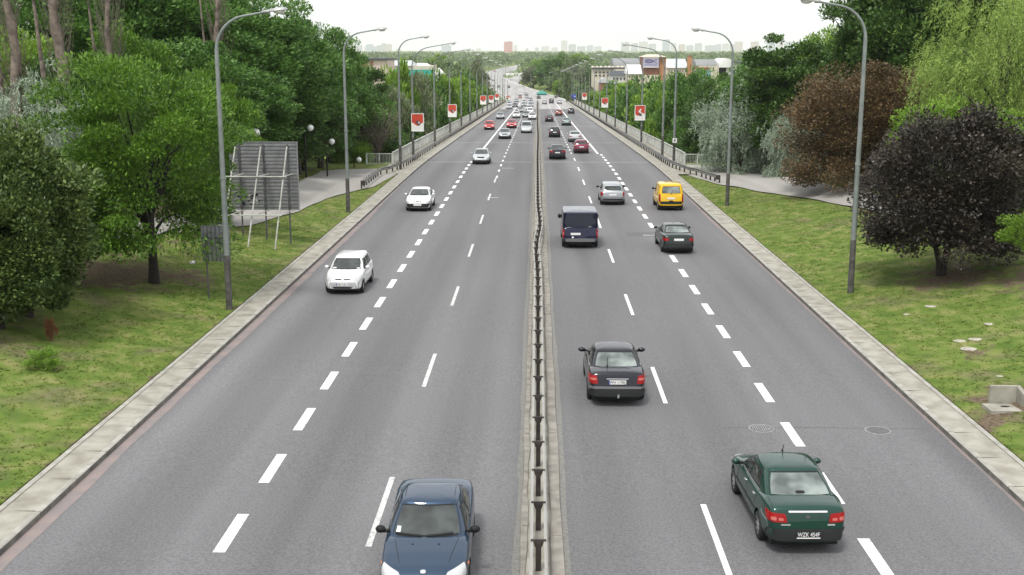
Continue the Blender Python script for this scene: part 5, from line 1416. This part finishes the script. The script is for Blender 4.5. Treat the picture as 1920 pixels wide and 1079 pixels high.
for i, (px, Y, top, w, k, lab) in enumerate((
        (1470, 103, 78, 190, 'depA', 'dark green tree above the silver trees on the right'), (1540, 106, 112, 150, 'depA', 'dark green tree between silver tree and copper tree'), (1650, 98, -70, 170, 'depA', 'tall dark tree rising behind the nearest right lamp'),
        (1745, 92, -120, 230, 'depA', 'tallest dark tree at the top right, left of the willow'), (1860, 94, -90, 240, 'depA', 'tall dark tree behind the weeping willow'), (1700, 92, 100, 150, 'broA', 'green tree behind the copper trees'),
        (1800, 80, 100, 170, 'broB', 'green tree low behind the willow'), (1300, 150, 128, 118, 'broA', 'deep green tree just right of the third right lamp'), (1395, 134, 128, 120, 'broB', 'deep green tree behind the second right lamp'),
        (1345, 140, 150, 100, 'depA', 'deep green tree above the end of the right path'), (1440, 128, 140, 110, 'broA', 'deep green tree left of the dark tree on the right'), (1250, 172, 160, 95, 'broB', 'green tree behind the nearest right bridge poster lamp'),
        (1265, 140, 215, 95, 'broA', 'low green tree against the right railing near its start'), (1320, 128, 215, 95, 'depA', 'low dark green tree behind the short right railing'))):
    tree(k, px, Y, top, w, lab, 'tall_tree' if top < 0 else 'tree', 'woodland trees right of the road')
tree('limB', 1925, 46, 400, 80, 'bright yellow green spray of leaves at the right edge', 'bush', cat='bush', base_z=at_y(1925, 470, 46).z)
tree('depA', 1930, 58, 330, 150, 'dark bush under the trees at the right edge', 'bush', cat='bush')
# undergrowth closing the woods
rg2 = random.Random(21)
for i, (px, Y, top, w) in enumerate(((30, 70, 300, 170), (150, 80, 300, 180), (260, 86, 290, 180), (350, 92, 270, 160), (430, 98, 280, 150), (500, 104, 270, 130), (90, 76, 230, 180), (610, 118, 240, 110))):
    tree('depA', px, Y, top, w, 'dark undergrowth bush in the shade of the left woods', 'bush', 'undergrowth in the left woods', cat='bush')
for i, (px, Y, top, w) in enumerate(((1450, 112, 230, 130), (1530, 108, 220, 130), (1640, 100, 230, 150), (1760, 88, 250, 170), (1870, 82, 260, 170), (1690, 110, 60, 130))):
    tree('depA', px, Y, top, w, 'dark undergrowth bush in the shade of the right woods', 'bush', 'undergrowth in the right woods', cat='bush')
# trees on the low ground beside the bridge
LS = [(752, 150, 160, 90, 'gryA'), (800, 175, 138, 110, 'gryA'), (745, 172, 128, 80, 'farB'), (835, 205, 150, 80, 'farA'), (790, 150, 200, 70, 'farA'), (775, 200, 140, 90, 'gryA'), (860, 240, 148, 60, 'farB'), (880, 280, 150, 60, 'farB'), (845, 180, 195, 70, 'farA'), (872, 215, 185, 60, 'farA'),
      (900, 330, 158, 55, 'farB'), (920, 380, 162, 45, 'farB'), (905, 270, 180, 45, 'farA'), (933, 430, 165, 40, 'farB'), (815, 240, 150, 80, 'farB'), (690, 165, 135, 90, 'broB'), (660, 180, 120, 90, 'depA'), (900, 430, 150, 60, 'farD'), (870, 360, 140, 60, 'farA')]
RS = [(1225, 165, 185, 80, 'farB'), (1200, 200, 170, 85, 'farB'), (1165, 235, 172, 75, 'farA'), (1140, 280, 172, 60, 'farB'), (1118, 330, 172, 50, 'farB'), (1100, 390, 176, 40, 'farB'), (1212, 250, 155, 90, 'farA'), (1180, 300, 158, 75, 'farB'), (1150, 360, 160, 60, 'farA'), (1240, 220, 160, 80, 'farA'),
      (1290, 210, 146, 90, 'farA'), (1345, 210, 142, 80, 'broA'), (1400, 190, 134, 100, 'farA'), (1190, 180, 205, 60, 'farA'), (1440, 170, 132, 100, 'broB'), (1500, 150, 120, 110, 'depA'), (1475, 240, 122, 60, 'farA'), (1085, 440, 165, 40, 'farD')]
for side, LST in (('left', LS), ('right', RS)):
    for px, Y, top, w, k in LST:
        tree(k, px, Y, top, w, f'green tree growing on the low ground beside the {side} bridge railing', 'tree', f'trees on the low ground {side} of the bridge', keep=True)
# trees round the far bend
rg3 = random.Random(9)
n = 0
for px, Y, top, w in ((1030, 740, 120, 45), (1055, 620, 128, 45), (1068, 620, 115, 40), (1090, 560, 130, 45), (1052, 560, 150, 30), (1070, 530, 148, 30), (1090, 500, 158, 35), (1000, 760, 125, 40), (1040, 700, 140, 30), (1040, 720, 110, 45), (1075, 700, 108, 40), (1105, 640, 118, 45), (890, 560, 120, 45), (862, 520, 128, 50), 
        (845, 600, 112, 50), (800, 620, 115, 55), (1120, 560, 128, 40), (885, 480, 148, 40), (1095, 470, 160, 30), (1055, 820, 104, 40), (1012, 950, 112, 40), (1090, 850, 104, 50), (820, 800, 105, 50), (765, 700, 108, 50)):
    x = at_y(px, 150, Y).x
    if abs(x - cl(Y)) < 14: x += 0
    tree(rg3.choice(['farC', 'farB', 'farD', 'farA', 'farC']), px, Y, top, w, 'distant tree around the bend of the road beyond the bridge', 'tree', 'distant trees beyond the bridge'); n += 1
tree('farC', 1063, 520, 106, 20, 'dark narrow columnar tree above the bend in the road', 'columnar_tree')
tree('gryA', 895, 420, 105, 22, 'narrow poplar with a pale trunk left of the bend', 'columnar_tree')
# distant woods as one mass
def woods():
    rng = np.random.default_rng(2); Pp = []; Tn = []
    for _ in range(2300):
        Y = 700 + 2300 * rng.random() ** .8; px = rng.uniform(560, 1620); x = (px - 1008) * Y / F_PX
        if abs(x - cl(Y)) < 22 and Y < 2400: continue
        if Y < 950 and 640 < px < 1480 and rng.random() < .7: continue
        hgt = rng.uniform(9, 17) * (1.25 if (Y > 2000) else 1); r = hgt * rng.uniform(.35, .6); k = 46
        d = rng.normal(0, 1, (k, 3)); d /= np.linalg.norm(d, axis=1)[:, None]; d[:, 2] = np.abs(d[:, 2]) * 1.0 - .15
        z0 = zt(x, Y)
        Pp.append(np.c_[x + d[:, 0] * r, Y + d[:, 1] * r, z0 + hgt * .35 + d[:, 2] * hgt * .62]); Tn.append(np.full(k, rng.uniform(.1, .8)) + rng.normal(0, .15, k))
    Pp = np.concatenate(Pp); Tn = np.concatenate(Tn)
    me = leaves_mesh('distant_woods', Pp, np.tile([0, 0, .5], (len(Pp), 1)), 3.4, .38, Tn, LM['far'], 5, 1.0)
    o = bpy.data.objects.new('distant_woods', me); C.objects.link(o); tag(o, 'far hazy green woods spread over the plain below the skyline', 'woods', kind='stuff')
woods()

# ------------------------------------------------------------------ buildings of the middle distance
def bm_(name, c, **k):
    return mat(name, c, .85, noise=.15, col2=tuple(v * .85 for v in c), **k)
BC = dict(cream=bm_('render_cream', (.62, .56, .46)), whitew=bm_('render_white', (.72, .71, .68)), pinkw=bm_('render_pink', (.66, .52, .48)), brick=bm_('brick', (.30, .13, .09)), brick2=bm_('brick_orange', (.48, .24, .12)), lilac=bm_('sign_lilac', (.42, .40, .55)),
          darkroof=bm_('roof_dark', (.07, .08, .10)), greyroof=bm_('roof_grey', (.26, .27, .27)), lightroof=bm_('roof_light', (.52, .54, .56)), teal=mat('net_teal', (.05, .42, .34), .9, noise=1.2, col2=(.03, .30, .25)), orange=bm_('wall_orange', (.62, .34, .12)), win=mat('window_glass', (.05, .06, .07), .2), bluew=bm_('canopy_blue', (.25, .42, .62)), white2=bm_('hall_white', (.80, .80, .79)), purple=mat('sign_fish', (.05, .04, .13), .6), tan=bm_('dome_tan', (.5, .42, .3)))
def bld(name, Y, lab, cat='building', group=None):
    r = empty(name, (0, Y, 0)); tag(r, lab, cat, group); r['_Y'] = Y; return r
def bx(r, nm, px0, px1, top, bot, m, dep=20, dy=0):
    """a box on the plane Y of its building; top/bot in photo rows, bot None = down to the ground"""
    Y = r['_Y'] + dy; x0 = at_y(px0, top, Y).x; x1 = at_y(px1, top, Y).x; z1 = at_y(px0, top, Y).z; z0 = at_y(px0, bot, Y).z if bot else PLAIN - .5
    b = MB(); b.box(((x0 + x1) / 2, dy + dep / 2, (z0 + z1) / 2), (x1 - x0, dep, z1 - z0)); return b.build(nm, m, r)
def wins(r, par, px0, px1, y0, y1, nx, ny, m=None, dy=0, fx=.5, fy=.5):
    Y = r['_Y'] + dy
    for i in range(nx):
        for j in range(ny):
            a = px0 + (px1 - px0) * (i + (1 - fx) / 2) / nx; c = a + (px1 - px0) * fx / nx; t = y0 + (y1 - y0) * (j + (1 - fy) / 2) / ny; bo = t + (y1 - y0) * fy / ny
            x0 = at_y(a, t, Y).x; x1 = at_y(c, t, Y).x; z1 = at_y(a, t, Y).z; z0 = at_y(a, bo, Y).z
            b = MB(); b.box(((x0 + x1) / 2, dy - .05, (z0 + z1) / 2), (x1 - x0, .3, z1 - z0)); b.build('window', m or BC['win'], r)
def roofp(r, nm, px0, px1, top, eave, m, dep=20, kind='gable', dy=0, inset=0.0):
    Y = r['_Y'] + dy; x0 = at_y(px0, eave, Y).x; x1 = at_y(px1, eave, Y).x; z0 = at_y(px0, eave, Y).z + .02; z1 = at_y(px0, top, Y).z; b = MB(); xm = (x0 + x1) / 2; i = inset * (x1 - x0)
    if kind == 'ridge':   # ridge along X
        b.add([(x0, dy - .5, z0), (x1, dy - .5, z0), (x1, dy + dep + .5, z0), (x0, dy + dep + .5, z0), (x0 + i, dy + dep / 2, z1), (x1 - i, dy + dep / 2, z1)], [(0, 1, 5, 4), (2, 3, 4, 5), (0, 4, 3), (1, 2, 5), (0, 3, 2, 1)])
    elif kind == 'gable':
        b.add([(x0, dy - .5, z0), (x1, dy - .5, z0), (x1, dy + dep, z0), (x0, dy + dep, z0), (xm, dy - .5, z1), (xm, dy + dep, z1)], [(0, 1, 4), (1, 2, 5, 4), (2, 3, 5), (3, 0, 4, 5), (0, 3, 2, 1)])
    elif kind == 'vault':
        n = 12; P = [[(xm - (x1 - x0) / 2 * math.cos(math.pi * k / n), yy, z0 + (z1 - z0) * math.sin(math.pi * k / n)) for k in range(n + 1)] for yy in (dy - .3, dy + dep)]
        b.grid(P, 0); b.add(P[0], [tuple(range(n + 1))]); b.add(P[1], [tuple(range(n + 1))[::-1]])
    elif kind == 'vaultx':
        n = 12; P = [[(xx, dy + dep / 2 - (dep / 2) * math.cos(math.pi * k / n), z0 + (z1 - z0) * math.sin(math.pi * k / n)) for k in range(n + 1)] for xx in (x0, x1)]
        b.grid(P, 0, True); b.add(P[0], [tuple(range(n + 1))]); b.add(P[1], [tuple(range(n + 1))[::-1]])
    return b.build(nm, m, r, 40)
# white building with net, left
r = bld('office_building', 430, 'pale pink and white building with dark flat roof between left trees and lamp')
bx(r, 'wall', 674, 726, 113, None, BC['pinkw'], 22); bx(r, 'roof', 672, 728, 110, 112.8, BC['darkroof'], 24, -1); wins(r, r, 678, 690, 118, 124, 1, 1, BC['brick2'], 0, 1, .8); bx(r, 'panel', 694, 699, 115, 124, BC['brick'], .4, -.35); wins(r, r, 676, 694, 130, 150, 3, 3)
r = bld('net_covered_building', 470, 'long low building wrapped in teal scaffolding net on the left')
bx(r, 'wall', 696, 812, 124, None, BC['cream'], 18); bx(r, 'scaffold_net', 697, 812, 131, 147, BC['teal'], .5, -.8); bx(r, 'lower_wall', 700, 745, 148.5, 160, BC['orange'], .5, -.7); roofp(r, 'roof', 718, 775, 114, 123.8, BC['lightroof'], 18, 'ridge', 0, .1); wins(r, r, 700, 730, 124.5, 130, 6, 1)
r = bld('tent_hall', 520, 'white tent roofed hall above the teal net')
bx(r, 'wall', 772, 804, 127, None, BC['white2'], 18); roofp(r, 'roof', 770, 806, 119, 126.8, BC['white2'], 18, 'ridge', 0, .25)
r = bld('white_house', 430, 'small white gabled house right of the teal net')
bx(r, 'wall', 812, 830, 140, None, BC['white2'], 8); roofp(r, 'roof', 810, 832, 128, 139.8, BC['white2'], 8, 'gable'); wins(r, r, 814, 828, 142, 158, 2, 2)
# brewery complex, right
r = bld('brick_building', 500, 'brick building carrying the fish sign on its gable')
w_ = bx(r, 'wall', 1205, 1236, 107.5, None, BC['brick'], 14); bx(r, 'side_wing', 1236.3, 1249, 108, None, BC['brick2'], 16, 1); roofp(r, 'roof', 1203, 1250, 102.5, 107.3, BC['cream'], 14, 'ridge', 0, .25)
wins(r, r, 1208, 1234, 130, 134, 2, 1, None, 0, .12, .4); wins(r, r, 1207, 1236, 142, 154, 4, 2, None, 0, .35, .5); bx(r, 'lower_wall', 1204, 1236, 141, 158, BC['cream'], .6, -.8)
def fish():
    Y = 499; x0 = at_y(1205.5, 108, Y).x; x1 = at_y(1235.5, 108, Y).x; z1 = at_y(1205, 108.4, Y).z; z0 = at_y(1205, 127, Y).z
    f = empty('fish_sign', ((x0 + x1) / 2, Y - .3, (z0 + z1) / 2)); tag(f, 'lilac sign with a dark fish mark on the brick gable', 'sign')
    w, h = x1 - x0, z1 - z0; b = MB(); b.box((0, 0, 0), (w, .3, h)); b.build('panel', BC['lilac'], f)
    b = MB(); b.box((0, -.2, h / 2 - .12), (w, .15, .24)); b.box((0, -.2, -h / 2 + .12), (w, .15, .24)); b.build('border', M['posterwhite'], f)
    q = MB(); n = 24
    def ell(cx, cz, a, c, yy, mi): q.add([(cx + a * math.cos(2 * math.pi * k / n), yy, cz + c * math.sin(2 * math.pi * k / n) * (1 - .15 * math.cos(2 * math.pi * k / n))) for k in range(n)], [tuple(range(n))[::-1]], mi)
    ell(-w * .10, h * .13, w * .27, h * .20, -.17, 0); ell(-w * .10, h * .13, w * .20, h * .13, -.19, 1)
    for s in (-1, 1): q.add([(w * .12, -.18, h * .13 - s * .05 * h), (w * .16, -.18, h * .13 + s * .03 * h), (w * .39, -.18, h * .13 + s * .20 * h), (w * .36, -.18, h * .13 + s * .24 * h)], [(0, 1, 2, 3)], 0); q.add([(w * .12, -.182, h * .13 - s * .05 * h), (w * .16, -.182, h * .13 + s * .03 * h), (w * .39, -.182, h * .13 + s * .20 * h), (w * .36, -.182, h * .13 + s * .24 * h)], [(3, 2, 1, 0)], 0)
    q.build('fish_mark', [BC['purple'], mat('sign_fish_fill', (.22, .19, .34), .6)], f)
    q = MB()
    for k in range(15): q.box((-w * .36 + w * .72 * k / 14, -.17, -h * .24), (w * .032, .03, h * (.05 + .03 * (k % 3 == 0))))
    q.build('lettering', BC['purple'], f)
fish()
r = bld('long_hall', 560, 'long hall with grey vaulted roof left of the fish sign')
bx(r, 'wall', 1152, 1206, 124, None, BC['cream'], 30); roofp(r, 'roof', 1150, 1206, 110, 123.8, BC['greyroof'], 30, 'vaultx')
r = bld('market_hall', 470, 'cream hall with scalloped roof edge at the left of the factory')
bx(r, 'wall', 1112, 1152, 129, None, BC['cream'], 14); bx(r, 'eaves', 1110, 1176, 127, 130, BC['darkroof'], 15, -.8)
for k in range(8): roofp(r, 'roof_bay', 1110 + k * 8, 1118 + k * 8, 124.5, 127, BC['cream'], 14, 'gable')
wins(r, r, 1114, 1150, 133, 145, 5, 2)
r = bld('dark_roofed_house', 450, 'white house with dark hipped roof below the grey vault')
bx(r, 'wall', 1146, 1176, 142, None, BC['whitew'], 12); roofp(r, 'roof', 1143, 1178, 133.5, 141.8, BC['darkroof'], 12, 'ridge', 0, .18); wins(r, r, 1148, 1174, 144, 152, 4, 1)
r = bld('white_roofed_house', 440, 'house with large white roof just left of the fish sign building')
bx(r, 'wall', 1176, 1203, 139.5, None, BC['cream'], 14); roofp(r, 'roof', 1175, 1204, 122, 139.2, BC['white2'], 14, 'ridge', 0, .02); wins(r, r, 1178, 1202, 141, 154, 5, 2, None, 0, .4, .45); bx(r, 'lower_wall', 1177, 1202, 157, None, BC['brick'], 1.5, -1.8)
r = bld('brick_kiosk', 400, 'small round topped brick tower below the market hall')
bx(r, 'wall', 1124, 1140, 156, None, BC['brick'], 6); roofp(r, 'roof', 1123, 1141, 147, 155.8, BC['lightroof'], 6, 'vault')
r = bld('brick_shed', 405, 'low brick shed with grey roof beside the brick tower')
bx(r, 'wall', 1140.5, 1156, 162, None, BC['brick'], 8); roofp(r, 'roof', 1140, 1158, 154, 161.8, BC['greyroof'], 8, 'ridge')
r = bld('light_hall', 540, 'pale hall with sloping light roof right of the fish sign')
bx(r, 'wall', 1249.5, 1290, 128, None, BC['cream'], 24); roofp(r, 'roof', 1249.5, 1291, 111, 127.8, BC['lightroof'], 24, 'ridge', 0, .02); wins(r, r, 1252, 1288, 129, 137, 7, 1, None, 0, .3, .5)
r = bld('brick_chimney', 530, 'short orange brick chimney right of the pale hall', 'chimney')
bx(r, 'stack', 1290, 1298, 108, None, BC['brick2'], 3); bx(r, 'cap', 1292, 1296, 104, 107.9, BC['brick'], 2)
r = bld('vaulted_hall', 640, 'hall with grey vaulted roof and white rounded end on the right')
bx(r, 'wall', 1310, 1362, 124, None, BC['cream'], 30); roofp(r, 'roof', 1305, 1345, 112, 123.8, BC['greyroof'], 30, 'vaultx'); roofp(r, 'rounded_end', 1348, 1378, 110, 127, BC['white2'], 30, 'vault', -1); bx(r, 'end_wall', 1348, 1378, 127.2, None, BC['whitew'], 29, 0)
r = bld('dark_block', 500, 'low dark brown flat block over a pale blue canopy')
bx(r, 'wall', 1309, 1331, 127, 131.5, BC['brick'], 12); bx(r, 'canopy', 1311, 1333, 131.8, None, BC['bluew'], 11); wins(r, r, 1320, 1332, 138, 150, 3, 2)
r = bld('long_white_hall', 620, 'very long flat white hall right of the rounded end')
bx(r, 'wall', 1384, 1450, 119, None, BC['white2'], 22); bx(r, 'roof', 1383, 1452, 116.5, 118.8, BC['darkroof'], 24, -1); wins(r, r, 1395, 1440, 122.5, 125, 14, 1, None, 0, .5, .5)

# crossing bridge by the far bend
r = bld('footbridge', 930, 'low white crossing bridge over the slip road at the far bend', 'bridge')
bx(r, 'deck', 948, 984, 137.6, 141.5, BC['white2'], 8); bx(r, 'pier', 974.5, 976, 141.5, None, BC['white2'], 3, 1); bx(r, 'pier', 950, 951.5, 141.5, None, BC['white2'], 3, 1)
b = MB()
P = [[(x0, y, zr(y) + .03), (x0 + w, y, zr(y) + .03)] for y, x0, w in ((690, -22, 10), (760, -26, 14), (840, -28, 14), (930, -27, 14), (1000, -24, 14), (1100, -18, 14))]
b.grid(P); tag(b.build('slip_road', M['paleroad']), kind='structure')
# verge and concrete sides of the far road
b = MB()
for s in (-1, 1):
    P = [[(cl(y) + s * 11.2, y, zr(y) + .5), (cl(y) + s * 11.5, y, zr(y) + .5), (cl(y) + s * 11.6, y, PLAIN - 1)] for y in frange(460, 2500, 20)]
    b.grid(P, 0, s < 0); P = [[(cl(y) + s * 11.2, y, zr(y) - .2), (cl(y) + s * 11.2, y, zr(y) + .5)] for y in frange(460, 2500, 20)]; b.grid(P, 0, s > 0)
tag(b.build('embankment_wall', BC['white2']), 'low white wall along both sides of the far curving road', 'wall')
BC['tent'] = mat('tent_teal', (.05, .26, .21), .8)
r = empty('green_tent', (at_y(1016, 170, 590).x, 590, zt(10, 590))); tag(r, 'small turquoise tent roof beside the far bend', 'tent')
b = MB(); b.box((0, 0, 1.4), (5, 4, 2.8)); b.build('wall', BC['tent'], r); b = MB(); b.add([(-3, -2.4, 2.8), (3, -2.4, 2.8), (3, 2.4, 2.8), (-3, 2.4, 2.8), (0, 0, 4.6)], [(0, 1, 4), (1, 2, 4), (2, 3, 4), (3, 0, 4), (0, 3, 2, 1)]); b.build('roof', BC['tent'], r)

# ------------------------------------------------------------------ city skyline
def facade(name, c, wc):  # wall and window tones are paled to paint in extra haze
    m = bpy.data.materials.new(name); m.use_nodes = True; nt = m.node_tree; p = nt.nodes['Principled BSDF']; p.inputs['Roughness'].default_value = .8
    t = nt.nodes.new('ShaderNodeTexCoord'); br = nt.nodes.new('ShaderNodeTexBrick'); mp = nt.nodes.new('ShaderNodeMapping'); mp.inputs['Rotation'].default_value = (math.pi / 2, 0, 0)
    nt.links.new(t.outputs['Object'], mp.inputs[0]); nt.links.new(mp.outputs[0], br.inputs['Vector'])
    br.offset = 0; br.inputs['Scale'].default_value = 1; br.inputs['Brick Width'].default_value = 14; br.inputs['Row Height'].default_value = 10; br.inputs['Mortar Size'].default_value = .9
    br.inputs['Color1'].default_value = (*[lerp(v, u, .45) for v, u in zip(wc, c)], 1); br.inputs['Color2'].default_value = (*[lerp(v, u, .7) for v, u in zip(wc, c)], 1); br.inputs['Mortar'].default_value = (*c, 1)
    nt.links.new(br.outputs[0], p.inputs['Base Color']); return m
FM = dict(g=facade('facade_grey', (.58, .58, .62), (.12, .13, .16)), p=facade('facade_pink', (.68, .54, .50), (.16, .12, .12)), b=facade('facade_blue', (.50, .57, .66), (.1, .13, .18)), w=facade('facade_white', (.74, .72, .70), (.2, .2, .2)), r=facade('facade_red', (.62, .20, .18), (.3, .08, .08)))
SK = [(660, 668, 90, 'w'), (671, 679, 86, 'g'), (683, 689, 88, 'w'), (687, 700, 84, 'b'), (700, 706, 88, 'g'), (707, 716, 86, 'g'), (716, 724, 82, 'g'), (722, 735, 84, 'p'), (596, 604, 42, 'b'), (742, 750, 92, 'w'), (828, 846, 86, 'b'), (878, 890, 94, 'w'), (893, 902, 92, 'w'),
      (945, 961, 79, 'r'), (963, 970, 86, 'w'), (985, 991, 92, 'g'), (1003, 1010, 90, 'g'), (1015, 1030, 88, 'w'), (1034, 1046, 90, 'w'), (1052, 1064, 77, 'w'), (1066, 1080, 84, 'g'), (1082, 1098, 88, 'g'), (1100, 1112, 86, 'b'), (1114, 1128, 88, 'w'), (1165, 1180, 80, 'g'), (1183, 1196, 82, 'g'), (1198, 1214, 79, 'w'),
      (1216, 1230, 83, 'g'), (1242, 1256, 75, 'b'), (1258, 1268, 82, 'w'), (1272, 1284, 84, 'p'), (1287, 1300, 86, 'g'), (1303, 1316, 82, 'g'), (1322, 1340, 86, 'g'), (1341, 1352, 84, 'b'), (1354, 1366, 83, 'w'), (1368, 1378, 84, 'g'), (1378, 1392, 79, 'p'), (1408, 1422, 79, 'p'), (1439, 1453, 79, 'b'), (1456, 1468, 81, 'w'), (1471, 1486, 79, 'b'), (1515, 1527, 79, 'g'), (1536, 1548, 84, 'g')]
nm_ = dict(g='grey', p='pinkish', b='bluish', w='whitish', r='red')
for i, (a, c, top, k) in enumerate(SK):
    Y = 10500 + 1800 * ((i * 7) % 5) / 4
    if k == 'r': Y = 8200
    if top < 50: Y = 10500
    x0 = at_y(a, 90, Y).x; x1 = at_y(c, 90, Y).x; z1 = at_y(a, top, Y).z; h = z1 - PLAIN
    r = empty('apartment_block', ((x0 + x1) / 2, Y, PLAIN))
    side = 'left of the road' if c < 990 else ('over the road bend' if a < 1100 else 'right of the road')
    if k == 'r': lab = 'red high rise standing alone on the skyline, nearly above the road'
    elif top < 50: lab = 'faint slim tower peeping over the left trees'
    elif (a, c) == (1242, 1256): lab = 'bluish glass tower, tallest of the blocks above the fish sign'
    else: lab = f'hazy {nm_[k]} apartment block on the skyline {side}'
    tag(r, lab, 'building', None if k == 'r' or top < 50 or (a, c) == (1242, 1256) else f'{nm_[k]} skyline blocks {side}')
    b = MB(); b.box((0, 0, h / 2), (x1 - x0, 30, h)); b.build('wall', FM[k], r)
    b = MB(); b.box((0, 0, h + .6), (x1 - x0 + .8, 30.8, 1.2)); b.box(((x1 - x0) * .15, 0, h + 2.4), ((x1 - x0) * .3, 8, 3.4)); b.build('roof', BC['greyroof'], r)

# ------------------------------------------------------------------ haze
hz = bpy.data.materials.new('haze'); hz.use_nodes = True; nt = hz.node_tree; nt.nodes.clear()
o_ = nt.nodes.new('ShaderNodeOutputMaterial'); v = nt.nodes.new('ShaderNodeVolumePrincipled'); v.inputs['Color'].default_value = (.98, .99, 1, 1); v.inputs['Density'].default_value = .000075
v.inputs['Anisotropy'].default_value = .2
nt.links.new(v.outputs[0], o_.inputs['Volume'])
b = MB(); b.box((0, 7900, 92), (20000, 16200, 220)); o = b.build('haze', hz); tag(o, kind='stuff')
S.cycles.volume_bounces = 2
